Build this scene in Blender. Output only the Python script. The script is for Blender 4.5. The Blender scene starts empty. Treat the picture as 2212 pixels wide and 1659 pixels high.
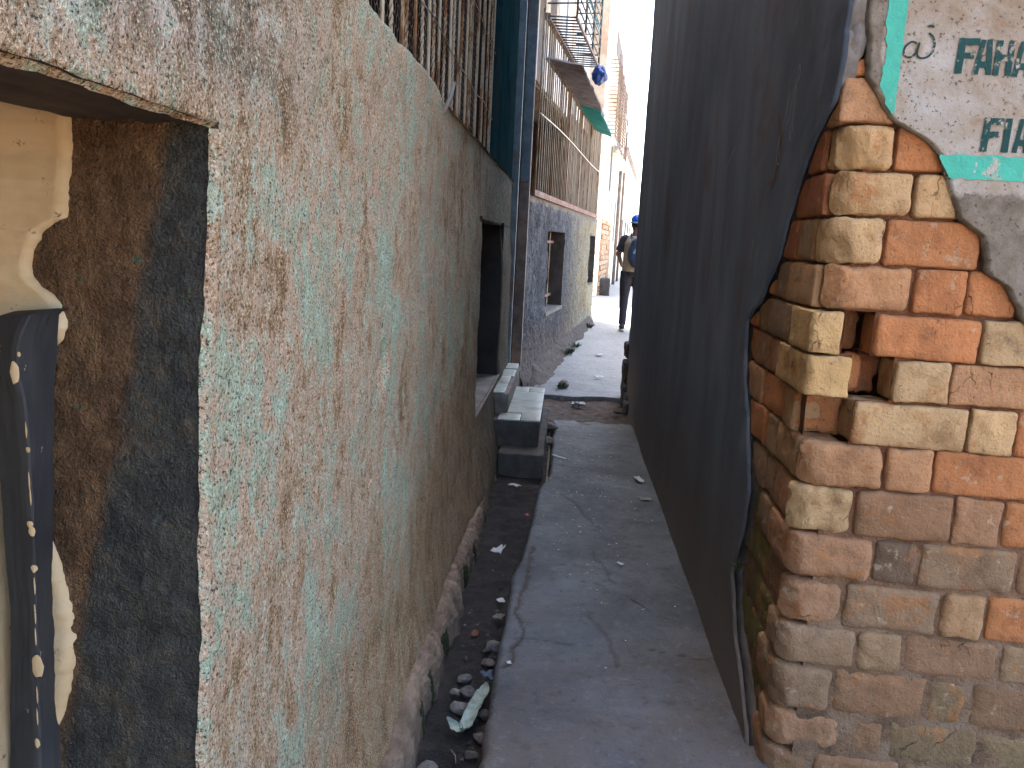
import bpy, math, random
import numpy as np
from mathutils import Matrix, Vector, noise as mn

random.seed(7)
scene = bpy.context.scene
COL = scene.collection

# ------------------------------------------------------------------ camera
cam_d = bpy.data.cameras.new("camera")
cam = bpy.data.objects.new("camera", cam_d)
COL.objects.link(cam)
cam_d.sensor_width = 36.0
cam_d.lens = 36.0 * 1728.0 / 2212.0
cam_d.clip_start = 0.02
cam_d.clip_end = 2000.0
cr, cu, cf = (0.996495, 0.067665, 0.049193), (-0.060287, 0.173144, 0.98305), (-0.058001, 0.982569, -0.176616)
cam.matrix_world = Matrix(((cr[0], cu[0], -cf[0], 0.0), (cr[1], cu[1], -cf[1], 0.0), (cr[2], cu[2], -cf[2], 1.35), (0, 0, 0, 1)))
scene.camera = cam

# ------------------------------------------------------------------ sky, sun, exposure
SUN_EL = math.radians(60)
SUN_AZ = math.radians(-28)           # measured from +Y towards +X: the sun stands ahead and to the left
world = bpy.data.worlds.new("World")
scene.world = world
world.use_nodes = True
wt = world.node_tree
bg = wt.nodes["Background"]
sky = wt.nodes.new("ShaderNodeTexSky")
sky.sky_type = 'NISHITA'
sky.sun_disc = False
sky.sun_elevation = SUN_EL
sky.sun_rotation = SUN_AZ
sky.air_density = 1.0
sky.dust_density = 3.0
sky.ozone_density = 1.0
wt.links.new(sky.outputs[0], bg.inputs[0])
bg.inputs[1].default_value = 0.15
sun_d = bpy.data.lights.new("sun", 'SUN')
sun_d.energy = 5.0
sun_d.angle = math.radians(0.5)
sun_d.color = (1.0, 0.95, 0.87)
sun = bpy.data.objects.new("sun", sun_d)
COL.objects.link(sun)
sdir = Vector((math.sin(SUN_AZ) * math.cos(SUN_EL), math.cos(SUN_AZ) * math.cos(SUN_EL), math.sin(SUN_EL)))
sun.rotation_euler = sdir.to_track_quat('Z', 'Y').to_euler()
sun.location = sdir * 30
scene.view_settings.view_transform = 'Standard'
scene.view_settings.look = 'None'
scene.view_settings.gamma = 1.0
scene.view_settings.use_curve_mapping = False
scene.view_settings.exposure = 3.4
scene.cycles.use_denoising = True
scene.cycles.max_bounces = 6
scene.cycles.diffuse_bounces = 3
scene.cycles.glossy_bounces = 2
scene.cycles.use_adaptive_sampling = True
scene.cycles.adaptive_threshold = 0.02

# ------------------------------------------------------------------ helpers
ROOT = {}

def props(o, label=None, cat=None, group=None, kind=None):
    if label: o["label"] = label
    if cat: o["category"] = cat
    if group: o["group"] = group
    if kind: o["kind"] = kind
    return o

def thing(name, loc, label, cat, group=None):
    o = bpy.data.objects.new(name, None)
    o.empty_display_size = 0.1
    o.location = loc
    COL.objects.link(o)
    ROOT[o] = Vector(loc)
    return props(o, label, cat, group)

def mesh_data(name, verts, faces, mats, smooth=True, midx=None):
    me = bpy.data.meshes.new(name)
    me.from_pydata([tuple(v) for v in verts], [], [tuple(f) for f in faces])
    if not isinstance(mats, (list, tuple)): mats = [mats]
    for m in mats: me.materials.append(m)
    if midx is not None: me.polygons.foreach_set("material_index", midx)
    if smooth: me.polygons.foreach_set("use_smooth", [True] * len(me.polygons))
    me.update()
    return me

def rim_idx(nf, k): return [0] * (nf - k) + [1] * k

def mk(name, verts, faces, mats, parent=None, loc=None, smooth=True, midx=None, color=None, **kw):
    """verts in world space; the mesh is stored relative to its thing's base"""
    if parent is not None: base = ROOT[parent]
    else: base = Vector(loc) if loc is not None else Vector((0, 0, 0))
    bx, by, bz = base
    me = mesh_data(name, [(v[0] - bx, v[1] - by, v[2] - bz) for v in verts], faces, mats, smooth, midx)
    o = bpy.data.objects.new(name, me)
    COL.objects.link(o)
    if parent is not None: o.parent = parent
    else: o.location = base
    ROOT[o] = base
    if color: o.color = (*color, 1.0)
    return props(o, **kw)

def put(name, me, pos, parent=None, rot=(0, 0, 0), color=None, scale=None, **kw):
    """an object that shares mesh data, at a world position"""
    o = bpy.data.objects.new(name, me)
    COL.objects.link(o)
    if parent is not None:
        o.parent = parent
        o.location = Vector(pos) - ROOT[parent]
        ROOT[o] = ROOT[parent]
    else:
        o.location = pos
        ROOT[o] = Vector(pos)
    o.rotation_euler = rot
    if scale: o.scale = scale
    if color: o.color = (*color, 1.0)
    return props(o, **kw)

def grid(us, vs, f, wrap=False):
    V = [f(u, v) for v in vs for u in us]
    n = len(us)
    F = [(j * n + i, j * n + i + 1, (j + 1) * n + i + 1, (j + 1) * n + i) for j in range(len(vs) - 1) for i in range(n - 1)]
    return V, F

def lin(a, b, n): return [a + (b - a) * i / n for i in range(n + 1)]

def join(*parts):
    V, F = [], []
    for v, f in parts:
        k = len(V)
        V += list(v)
        F += [tuple(i + k for i in q) for q in f]
    return V, F

def box(x0, x1, y0, y1, z0, z1):
    V = [(x, y, z) for z in (z0, z1) for y in (y0, y1) for x in (x0, x1)]
    return V, [(0, 2, 3, 1), (4, 5, 7, 6), (0, 1, 5, 4), (2, 6, 7, 3), (0, 4, 6, 2), (1, 3, 7, 5)]

def obox(o, ax, ay, az):
    """box from corner o along three edge vectors"""
    o, ax, ay, az = map(Vector, (o, ax, ay, az))
    V = [o + ax * i + ay * j + az * k for k in (0, 1) for j in (0, 1) for i in (0, 1)]
    return V, [(0, 2, 3, 1), (4, 5, 7, 6), (0, 1, 5, 4), (2, 6, 7, 3), (0, 4, 6, 2), (1, 3, 7, 5)]

def tube(pts, rads, n=8, cap=True):
    pts = [Vector(p) for p in pts]
    if not isinstance(rads, (list, tuple)): rads = [rads] * len(pts)
    V, F = [], []
    for i, p in enumerate(pts):
        t = (pts[min(i + 1, len(pts) - 1)] - pts[max(i - 1, 0)]).normalized()
        a = Vector((0, 0, 1)) if abs(t.z) < .9 else Vector((0, 1, 0))
        e1 = t.cross(a).normalized(); e2 = t.cross(e1).normalized()
        for k in range(n):
            c, s = math.cos(2 * math.pi * k / n), math.sin(2 * math.pi * k / n)
            V.append(p + (e1 * c + e2 * s) * rads[i])
    for i in range(len(pts) - 1):
        for k in range(n):
            F.append((i * n + k, i * n + (k + 1) % n, (i + 1) * n + (k + 1) % n, (i + 1) * n + k))
    if cap:
        F.append(tuple(range(n - 1, -1, -1))); F.append(tuple(range(len(V) - n, len(V))))
    return V, F

def ellipsoid(c, r, nu=16, nv=10):
    V, F = [], []
    for j in range(nv + 1):
        th = math.pi * j / nv
        for i in range(nu):
            ph = 2 * math.pi * i / nu
            V.append((c[0] + r[0] * math.sin(th) * math.cos(ph), c[1] + r[1] * math.sin(th) * math.sin(ph), c[2] + r[2] * math.cos(th)))
    for j in range(nv):
        for i in range(nu):
            F.append((j * nu + i, (j + 1) * nu + i, (j + 1) * nu + (i + 1) % nu, j * nu + (i + 1) % nu))
    return V, F

def interp(t, xs, ys):
    return float(np.interp(t, xs, ys))

def fb(x, y, z, s=1.0, o=4):
    return mn.fractal((x * s, y * s, z * s), 1.0, 2.0, o) 

def nz(x, y, z, s=1.0):
    return mn.noise((x * s, y * s, z * s))

# ------------------------------------------------------------------ material kit
class M:
    def __init__(s, name):
        s.m = bpy.data.materials.new(name)
        s.m.use_nodes = True
        s.t = s.m.node_tree
        s.b = s.t.nodes["Principled BSDF"]
        s.b.inputs["Specular IOR Level"].default_value = 0.25
        g = s.t.nodes.new("ShaderNodeNewGeometry")
        s.P = g.outputs["Position"]
        s.geo = g
    def n(s, t, **kw):
        nd = s.t.nodes.new(t)
        for k, v in kw.items(): setattr(nd, k, v)
        return nd
    def set(s, sock, v):
        if isinstance(v, bpy.types.NodeSocket): s.t.links.new(v, sock)
        else:
            if isinstance(v, (tuple, list)) and len(v) == 3 and sock.type == 'RGBA': v = (*v, 1.0)
            sock.default_value = v
    def map(s, scale=(1, 1, 1), loc=(0, 0, 0), vec=None, rot=(0, 0, 0)):
        nd = s.n("ShaderNodeMapping")
        s.set(nd.inputs[0], vec if vec is not None else s.P)
        nd.inputs[1].default_value = loc; nd.inputs[2].default_value = rot; nd.inputs[3].default_value = scale
        return nd.outputs[0]
    def noise(s, scale, detail=6, rough=.6, dist=0.0, vec=None, sc=None, loc=(0, 0, 0)):
        nd = s.n("ShaderNodeTexNoise")
        if sc is not None or any(loc): vec = s.map(sc or (1, 1, 1), loc, vec)
        s.set(nd.inputs["Vector"], vec if vec is not None else s.P)
        nd.inputs["Scale"].default_value = scale; nd.inputs["Detail"].default_value = min(detail, 4)
        nd.inputs["Roughness"].default_value = rough; nd.inputs["Distortion"].default_value = dist
        return nd.outputs[0]
    def voro(s, scale, vec=None, feature='F1', sc=None, out="Distance"):
        nd = s.n("ShaderNodeTexVoronoi", feature=feature)
        if sc is not None: vec = s.map(sc, (0, 0, 0), vec)
        s.set(nd.inputs["Vector"], vec if vec is not None else s.P)
        nd.inputs["Scale"].default_value = scale
        return nd.outputs[out]
    def step(s, v, a, b):
        nd = s.n("ShaderNodeMapRange", interpolation_type='SMOOTHSTEP')
        s.set(nd.inputs[0], v)
        nd.inputs[1].default_value = a; nd.inputs[2].default_value = b
        return nd.outputs[0]
    def math(s, op, a, b=0.0):
        nd = s.n("ShaderNodeMath", operation=op)
        s.set(nd.inputs[0], a); s.set(nd.inputs[1], b)
        return nd.outputs[0]
    def mix(s, f, a, b, mode='MIX'):
        nd = s.n("ShaderNodeMix", data_type='RGBA', blend_type=mode)
        s.set(nd.inputs[0], f); s.set(nd.inputs[6], a); s.set(nd.inputs[7], b)
        return nd.outputs[2]
    def ramp(s, f, stops):
        nd = s.n("ShaderNodeValToRGB")
        s.set(nd.inputs[0], f)
        e = nd.color_ramp.elements
        while len(e) < len(stops): e.new(.5)
        for el, (p, c) in zip(e, stops):
            el.position = p; el.color = (*c, 1.0)
        return nd.outputs[0]
    def xyz(s, vec=None):
        nd = s.n("ShaderNodeSeparateXYZ"); s.set(nd.inputs[0], vec if vec is not None else s.P)
        return nd.outputs
    def bump(s, h, strength=.5, dist=.01, normal=None):
        nd = s.n("ShaderNodeBump")
        nd.inputs["Strength"].default_value = strength; nd.inputs["Distance"].default_value = dist
        s.set(nd.inputs["Height"], h)
        if normal is not None: s.set(nd.inputs["Normal"], normal)
        return nd.outputs[0]
    gain = None
    def out(s, col, rough=.9, normal=None, **kw):
        if s.gain: col = s.mix(1.0, col, s.gain, 'MULTIPLY')
        s.set(s.b.inputs["Base Color"], col); s.set(s.b.inputs["Roughness"], rough)
        if normal is not None: s.set(s.b.inputs["Normal"], normal)
        for k, v in kw.items(): s.set(s.b.inputs[k], v)
        return s.m

def m_simple(name, c, rough=.85, *a, **kw):
    if kw.pop('far', 0): return m_simple0(name, c, rough, *a, **kw)
    kw2 = dict(kw)
    if kw2.get('dirt'): kw2['dirt'] = tuple(v * .54 for v in kw2['dirt'])
    return m_simple0(name, tuple(v * .54 for v in c), rough, *a, **kw2)

def m_simple0(name, c, rough=.85, var=.25, scale=20, bump=.3, bdist=.004, spec=.25, dirt=None, metallic=0.0):
    k = M(name)
    n1 = k.noise(scale, 6, .65)
    f = k.step(n1, .3, .7)
    c2 = tuple(x * (1 - var) for x in c); c1 = tuple(min(1, x * (1 + var)) for x in c)
    col = k.mix(f, c2, c1)
    if dirt:
        col = k.mix(k.step(k.noise(scale * .35, 8, .7, loc=(3, 7, 1)), .5, .68), col, dirt)
    k.b.inputs["Specular IOR Level"].default_value = spec
    k.b.inputs["Metallic"].default_value = metallic
    return k.out(col, rough, k.bump(k.noise(scale * 5, 5, .6), bump, bdist))

# near left wall: worn mint paint over coarse pinkish render, ochre run marks
def m_leftwall():
    k = M("worn_mint_render"); k.gain = (0.497, 0.465, 0.408)
    k.b.inputs["Specular IOR Level"].default_value = .04
    x, y, z = k.xyz()
    big = k.noise(4.0, 4, .6, .5, sc=(1, 1, .6))
    mid = k.noise(15, 4, .68, .3, sc=(1, 1, .55), loc=(5, 2, 0))
    fin = k.noise(70, 3, .7, .2, sc=(1, 1, .6), loc=(1, 2, 9))
    f = k.math('ADD', k.math('MULTIPLY', big, .40), k.math('ADD', k.math('MULTIPLY', mid, .36), k.math('MULTIPLY', fin, .24)))
    col = k.ramp(f, [(.37, (.19, .12, .065)), (.43, (.38, .265, .165)), (.475, (.57, .43, .325)), (.515, (.56, .46, .37)), (.55, (.42, .50, .40)), (.64, (.53, .64, .55))])
    st = k.noise(9, 4, .68, .6, sc=(1, 1, .42), loc=(1, 9, 4))
    col = k.mix(k.math('MULTIPLY', k.step(k.math('ADD', st, k.math('MULTIPLY', k.math('SUBTRACT', fin, .5), .25)), .575, .70), .42), col, (.25, .165, .085))
    st2 = k.noise(15, 4, .62, .5, sc=(1, 1, .22), loc=(8, 1, 2))
    col = k.mix(k.math('MULTIPLY', k.step(st2, .60, .74), .35), col, (.46, .26, .17))
    mint = k.noise(20, 4, .68, .5, sc=(1, 1, .45), loc=(2, 4, 7))
    col = k.mix(k.math('MULTIPLY', k.step(k.math('ADD', mint, k.math('MULTIPLY', k.math('SUBTRACT', fin, .5), .3)), .57, .66), .7), col, (.47, .63, .54))
    # earth splashed up from the ground
    dz = k.math('ADD', z, k.math('MULTIPLY', k.math('SUBTRACT', k.noise(4, 6, .65, loc=(4, 4, 4)), .5), .9))
    earth = k.step(k.math('SUBTRACT', dz, k.math('MULTIPLY', k.math('SUBTRACT', y, 1.4), .16)), .70, .18)
    earthc = k.ramp(k.noise(16, 7, .65, sc=(1, 1, .4)), [(.35, (.27, .15, .075)), (.5, (.44, .265, .15)), (.65, (.48, .34, .23))])
    col = k.mix(k.math('MULTIPLY', earth, .92), col, earthc)
    # lichen and soot over the lintel
    up = k.math('MULTIPLY', k.step(z, 1.46, 1.56), k.step(y, 1.5, .9))
    g = k.ramp(k.noise(13, 8, .7, loc=(0, 3, 3)), [(.38, (.055, .048, .038)), (.46, (.17, .14, .11)), (.53, (.40, .36, .34)), (.60, (.58, .54, .53)), (.68, (.36, .52, .45))])
    col = k.mix(k.math('MULTIPLY', up, .75), col, g)
    # far part of the wall is darker
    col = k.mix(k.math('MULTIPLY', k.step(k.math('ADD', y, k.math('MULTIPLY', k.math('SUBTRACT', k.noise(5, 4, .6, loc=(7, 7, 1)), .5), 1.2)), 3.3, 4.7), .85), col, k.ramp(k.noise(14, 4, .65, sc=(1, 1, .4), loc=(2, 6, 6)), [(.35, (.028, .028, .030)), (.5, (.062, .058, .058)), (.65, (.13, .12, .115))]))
    # sand grain
    gr = k.noise(230, 2, .7)
    col = k.mix(k.math('MULTIPLY', k.step(gr, .55, .66), .85), col, k.mix(k.step(mid, .45, .55), (.86, .72, .60), (.66, .86, .74)))
    col = k.mix(k.math('MULTIPLY', k.step(gr, .45, .34), .95), col, (.07, .055, .04))
    pit = k.noise(60, 5, .7, loc=(6, 1, 1))
    col = k.mix(k.math('MULTIPLY', k.step(pit, .40, .30), .85), col, (.07, .05, .04))
    h = k.math('ADD', k.math('MULTIPLY', gr, .5), k.math('ADD', k.math('MULTIPLY', pit, .9), k.noise(26, 6, .65, sc=(1, 1, .5))))
    return k.out(col, .92, k.bump(h, 1.0, .009))

def m_jamb():
    k = M("sooty_slate_render"); k.gain = (0.603, 0.568, 0.511)
    x, y, z = k.xyz()
    e = k.math('ADD', x, k.math('MULTIPLY', k.math('SUBTRACT', k.noise(7, 4, .6), .5), .05))
    bz = k.math('ADD', k.math('MULTIPLY', z, .17), -.724)
    f = k.step(k.math('SUBTRACT', e, bz), -.012, .012)
    br = k.ramp(k.noise(18, 7, .65), [(.35, (.10, .055, .025)), (.5, (.18, .10, .05)), (.65, (.24, .145, .075))])
    sl = k.ramp(k.noise(22, 7, .65, loc=(2, 2, 2)), [(.35, (.040, .043, .043)), (.55, (.075, .077, .070)), (.7, (.13, .105, .075))])
    col = k.mix(f, br, sl)
    gr = k.noise(140, 4, .7)
    col = k.mix(k.step(gr, .66, .73), col, (.30, .28, .24))
    col = k.mix(k.step(k.noise(30, 6, .7, loc=(9, 9, 1)), .66, .72), col, (.06, .16, .10))
    g2_ = k.noise(320, 2, .6)
    col = k.mix(k.math('MULTIPLY', k.step(g2_, .45, .34), .6), col, (.012, .011, .010))
    col = k.mix(k.math('MULTIPLY', k.step(g2_, .58, .70), .35), col, (.24, .20, .15))
    h = k.math('ADD', k.math('ADD', k.math('MULTIPLY', gr, .9), k.math('MULTIPLY', g2_, .5)), k.noise(45, 4, .65))
    return k.out(col, .5, k.bump(h, 1.0, .016))

def m_cream():
    k = M("cream_limewash"); k.gain = (0.52, 0.485, 0.44)
    col = k.ramp(k.noise(7, 8, .65), [(.3, (.52, .37, .20)), (.5, (.64, .50, .31)), (.7, (.70, .58, .40))])
    col = k.mix(k.step(k.noise(40, 8, .75, loc=(1, 3, 1)), .62, .70), col, (.22, .14, .08))
    return k.out(col, .85, k.bump(k.noise(60, 6, .6), .35, .003))

def m_blackpaint():
    k = M("chipped_black_paint"); k.b.inputs['Specular IOR Level'].default_value = .08; k.gain = (0.568, 0.568, 0.568)
    col = k.ramp(k.noise(9, 8, .65, sc=(1, 1, .5)), [(.3, (.034, .034, .035)), (.6, (.060, .060, .062)), (.8, (.10, .10, .098))])
    col = k.mix(k.step(k.noise(34, 5, .6, loc=(5, 5, 5)), .71, .72), col, (.45, .38, .30))
    return k.out(col, .6, k.bump(k.noise(80, 5, .6), .3, .002))

def m_brick():
    k = M("fired_brick"); k.gain = (0.611, 0.547, 0.469)
    oi = k.n("ShaderNodeObjectInfo")
    base = oi.outputs["Color"]
    off = k.n("ShaderNodeVectorMath", operation='ADD')
    k.set(off.inputs[0], k.P)
    cmb = k.n("ShaderNodeCombineXYZ")
    k.set(cmb.inputs[0], k.math('MULTIPLY', oi.outputs["Random"], 37.0)); k.set(cmb.inputs[2], k.math('MULTIPLY', oi.outputs["Random"], 11.0))
    k.set(off.inputs[1], cmb.outputs[0])
    v = off.outputs[0]
    a = k.noise(9, 8, .65, .4, vec=v)
    col = k.mix(1.0, base, k.ramp(a, [(.3, (.55, .50, .46)), (.44, (.9, .88, .85)), (.55, (1.05, 1.05, 1.05)), (.7, (1.2, 1.2, 1.18))]), 'MULTIPLY')
    col = k.mix(.22, col, (.47, .28, .155))
    # orange earth dust that gathers in patches
    col = k.mix(k.math('MULTIPLY', k.step(k.noise(12, 7, .6, .3, vec=v, loc=(4, 0, 0)), .54, .68), .7), col, (.42, .19, .075))
    col = k.mix(k.math('MULTIPLY', k.step(k.noise(15, 8, .7, vec=v, loc=(0, 4, 0)), .58, .72), .6), col, (.17, .12, .09))
    col = k.mix(k.math('MULTIPLY', k.step(k.noise(26, 8, .7, vec=v, loc=(0, 4, 8)), .60, .70), .5), col, (.58, .48, .36))
    sp = k.noise(150, 4, .7, vec=v)
    col = k.mix(k.math('MULTIPLY', k.step(sp, .40, .31), .8), col, (.09, .06, .04))
    col = k.mix(k.math('MULTIPLY', k.step(sp, .63, .72), .5), col, (.62, .52, .42))
    wv = k.n('ShaderNodeVectorMath', operation='ADD'); k.set(wv.inputs[0], v)
    nn_ = k.n('ShaderNodeTexNoise'); k.set(nn_.inputs['Vector'], v); nn_.inputs['Scale'].default_value = 28; nn_.inputs['Detail'].default_value = 3
    sc_ = k.n('ShaderNodeVectorMath', operation='SCALE'); k.set(sc_.inputs[0], nn_.outputs['Color']); sc_.inputs['Scale'].default_value = .045; k.set(wv.inputs[1], sc_.outputs[0])
    cr_ = k.voro(9, feature='DISTANCE_TO_EDGE', vec=k.map((1, 1, .35), vec=wv.outputs[0]))
    crk = k.math('MULTIPLY', k.step(cr_, .010, .003), k.step(k.noise(7, 3, .5, vec=v, loc=(7, 7, 7)), .57, .66))
    col = k.mix(k.math('MULTIPLY', crk, .7), col, (.07, .045, .03))
    h = k.math('ADD', k.math('MULTIPLY', sp, .35), k.math('ADD', k.noise(35, 7, .65, vec=v), k.math('MULTIPLY', crk, -.5)))
    return k.out(col, .92, k.bump(h, 1.0, .009))

def m_mortar():
    k = M("earth_mortar"); k.gain = (0.611, 0.554, 0.497)
    z = k.xyz()[2]
    hi = k.ramp(k.noise(14, 7, .65), [(.3, (.10, .038, .02)), (.5, (.19, .08, .04)), (.7, (.28, .14, .08))])  # upper joints darkened to stand in for the shadow between bricks
    lo = k.ramp(k.noise(14, 7, .65), [(.3, (.13, .085, .055)), (.5, (.27, .175, .115)), (.7, (.33, .25, .18))])
    col = k.mix(k.step(z, .35, .95), lo, hi)
    sp = k.noise(120, 4, .7)
    col = k.mix(k.step(sp, .40, .30), col, (.06, .04, .03))
    return k.out(col, .95, k.bump(k.math('ADD', sp, k.noise(30, 6, .65)), .8, .008))

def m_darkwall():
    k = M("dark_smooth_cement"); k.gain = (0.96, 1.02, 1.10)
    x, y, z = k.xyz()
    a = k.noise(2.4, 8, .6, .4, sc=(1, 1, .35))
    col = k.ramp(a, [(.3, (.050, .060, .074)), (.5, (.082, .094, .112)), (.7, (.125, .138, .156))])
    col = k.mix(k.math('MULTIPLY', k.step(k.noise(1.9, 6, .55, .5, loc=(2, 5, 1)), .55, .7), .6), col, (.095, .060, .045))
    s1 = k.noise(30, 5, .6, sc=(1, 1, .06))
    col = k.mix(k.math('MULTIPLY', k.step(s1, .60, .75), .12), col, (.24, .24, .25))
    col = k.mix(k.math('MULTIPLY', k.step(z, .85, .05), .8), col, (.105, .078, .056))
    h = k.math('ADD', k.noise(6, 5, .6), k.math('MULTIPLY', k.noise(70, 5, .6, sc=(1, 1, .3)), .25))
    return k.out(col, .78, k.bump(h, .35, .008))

def plaster_cols(k):
    x, y, z = k.xyz()
    col = k.ramp(k.noise(7, 8, .65, .3), [(.32, (.42, .30, .20)), (.44, (.52, .42, .33)), (.55, (.60, .53, .46)), (.70, (.70, .66, .62))])
    st = k.noise(11, 8, .65, .3, loc=(3, 1, 1))
    col = k.mix(k.math('MULTIPLY', k.step(st, .56, .68), .6), col, (.45, .25, .13))
    # unpainted grey cement below the painted panel and beside the corner
    zz = k.math('ADD', z, k.math('MULTIPLY', k.math('SUBTRACT', k.noise(9, 8, .7), .5), .12))
    low = k.step(zz, 1.505, 1.485)
    xx = k.math('ADD', x, k.math('MULTIPLY', k.math('SUBTRACT', k.noise(10, 7, .6, loc=(2, 2, 0)), .5), .05))
    edge = k.math('MULTIPLY', k.step(xx, .680, .672), k.step(z, 1.72, 1.735))
    cem = k.ramp(k.noise(20, 8, .65, loc=(1, 1, 1)), [(.3, (.20, .155, .115)), (.5, (.31, .255, .20)), (.7, (.40, .34, .28))])
    col = k.mix(k.math('MAXIMUM', low, edge), col, cem)
    sp = k.noise(130, 4, .7)
    col = k.mix(k.math('MULTIPLY', k.step(k.noise(105, 4, .7, loc=(1, 6, 2)), .43, .34), .9), col, (.13, .085, .065))
    col = k.mix(k.step(k.noise(17, 5, .6, loc=(5, 5, 2)), .68, .70), col, (.26, .19, .15))
    h = k.math('ADD', k.math('MULTIPLY', sp, .5), k.noise(38, 7, .65))
    return col, h

def m_plaster():
    k = M("weathered_lime_plaster"); k.gain = (0.430, 0.425, 0.405)
    col, h = plaster_cols(k)
    return k.out(col, .92, k.bump(h, .6, .005))

def m_wornpaint(name, paint, lo=.60, hi=.68, sc=45):
    k = M(name); k.gain = (0.511, 0.525, 0.511)
    col, h = plaster_cols(k)
    w = k.math('ADD', k.math('MULTIPLY', k.noise(sc, 7, .7, loc=(3, 8, 2)), .6), k.math('MULTIPLY', k.noise(sc * .22, 6, .6, loc=(9, 1, 2)), .4))
    p2 = k.mix(k.noise(25, 6, .6), tuple(c * .75 for c in paint), tuple(min(1, c * 1.2) for c in paint))
    col = k.mix(k.step(w, lo, hi), p2, col)
    return k.out(col, .85, k.bump(h, .55, .005))

def m_path():
    k = M("worn_concrete"); k.gain = (0.511, 0.568, 0.611)
    x, y, z = k.xyz()
    col = k.ramp(k.noise(2.6, 9, .62, .4), [(.3, (.075, .075, .078)), (.45, (.115, .117, .122)), (.58, (.155, .158, .165)), (.72, (.22, .222, .228))])
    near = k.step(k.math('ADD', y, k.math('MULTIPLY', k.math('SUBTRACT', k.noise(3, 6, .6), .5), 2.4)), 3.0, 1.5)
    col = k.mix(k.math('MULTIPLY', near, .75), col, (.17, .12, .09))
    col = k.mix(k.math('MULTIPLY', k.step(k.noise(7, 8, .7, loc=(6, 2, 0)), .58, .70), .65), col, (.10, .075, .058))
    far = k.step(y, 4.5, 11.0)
    col = k.mix(k.math('MULTIPLY', far, .75), col, (.62, .50, .38))  # far end of the path painted paler to imitate burnt-out light
    sp = k.noise(110, 3, .75)
    col = k.mix(k.math('MULTIPLY', k.step(sp, .60, .72), .3), col, (.30, .29, .28))
    col = k.mix(k.math('MULTIPLY', k.step(sp, .40, .28), .45), col, (.035, .03, .03))
    mo = k.noise(24, 4, .7, .3, loc=(3, 3, 3))
    col = k.mix(k.math('MULTIPLY', k.step(mo, .56, .68), .5), col, (.24, .225, .21))
    col = k.mix(k.math('MULTIPLY', k.step(mo, .44, .34), .5), col, (.06, .052, .048))
    att = k.n("ShaderNodeAttribute", attribute_name="crack")
    col = k.mix(att.outputs["Fac"], col, (.055, .035, .025))
    h = k.math('ADD', k.math('MULTIPLY', sp, .35), k.noise(14, 8, .65))
    return k.out(col, k.mix(k.noise(5, 5, .6), (.6, .6, .6), (.92, .92, .92)), k.bump(h, 1.0, .012))

def m_soil(name, a, b, c):
    k = M(name)
    col = k.ramp(k.noise(12, 9, .7), [(.3, a), (.5, b), (.7, c)])
    sp = k.noise(90, 5, .75)
    col = k.mix(k.math('MULTIPLY', k.step(sp, .64, .72), .5), col, tuple(min(1, v * 2.2) for v in c))
    return k.out(col, .95, k.bump(k.math('ADD', sp, k.noise(25, 7, .7)), 1.0, .012))

def m_roughgrey():
    k = M("rough_blue_grey_render"); k.gain = (0.603, 0.603, 0.625)
    x, y, z = k.xyz()
    col = k.ramp(k.noise(4, 8, .65, .3, sc=(1, 1, .6)), [(.3, (.028, .032, .040)), (.5, (.062, .068, .080)), (.7, (.14, .145, .15))])
    zz = k.math('ADD', z, k.math('MULTIPLY', k.math('SUBTRACT', k.noise(3, 7, .65, loc=(1, 1, 1)), .5), 1.1))
    col = k.mix(k.math('MULTIPLY', k.step(zz, .75, .15), .8), col, (.15, .10, .07))
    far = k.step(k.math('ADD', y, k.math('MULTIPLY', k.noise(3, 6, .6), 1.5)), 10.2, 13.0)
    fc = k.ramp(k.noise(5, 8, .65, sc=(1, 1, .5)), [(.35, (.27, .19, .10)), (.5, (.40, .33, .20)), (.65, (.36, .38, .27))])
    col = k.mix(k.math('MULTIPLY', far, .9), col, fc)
    top = k.step(k.math('ADD', z, k.math('MULTIPLY', k.math('SUBTRACT', k.noise(11, 6, .6, sc=(1, 1, .2)), .5), .7)), 1.62, 1.74)
    col = k.mix(k.math('MULTIPLY', top, .6), col, (.24, .24, .24))
    lump = k.noise(34, 6, .7)
    col = k.mix(k.math('MULTIPLY', k.step(lump, .47, .36), .7), col, (.035, .036, .042))
    return k.out(col, .9, k.bump(lump, 1.0, .03))

def m_bars():
    k = M("rusting_cream_steel"); k.gain = (0.43, 0.41, 0.385)
    oi = k.n("ShaderNodeObjectInfo")
    cmb = k.n("ShaderNodeCombineXYZ"); k.set(cmb.inputs[0], k.math('MULTIPLY', oi.outputs["Random"], 51.0))
    off = k.n("ShaderNodeVectorMath", operation='ADD'); k.set(off.inputs[0], k.P); k.set(off.inputs[1], cmb.outputs[0])
    f = k.math('ADD', k.noise(13, 7, .7, vec=off.outputs[0], sc=(1, 1, .5)), k.math('MULTIPLY', k.math('SUBTRACT', oi.outputs["Random"], .5), .22))
    col = k.ramp(f, [(.36, (.62, .55, .43)), (.55, (.50, .42, .31)), (.61, (.34, .18, .08)), (.72, (.15, .07, .035))])
    return k.out(col, .7, k.bump(k.noise(120, 4, .6), .3, .002))

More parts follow.
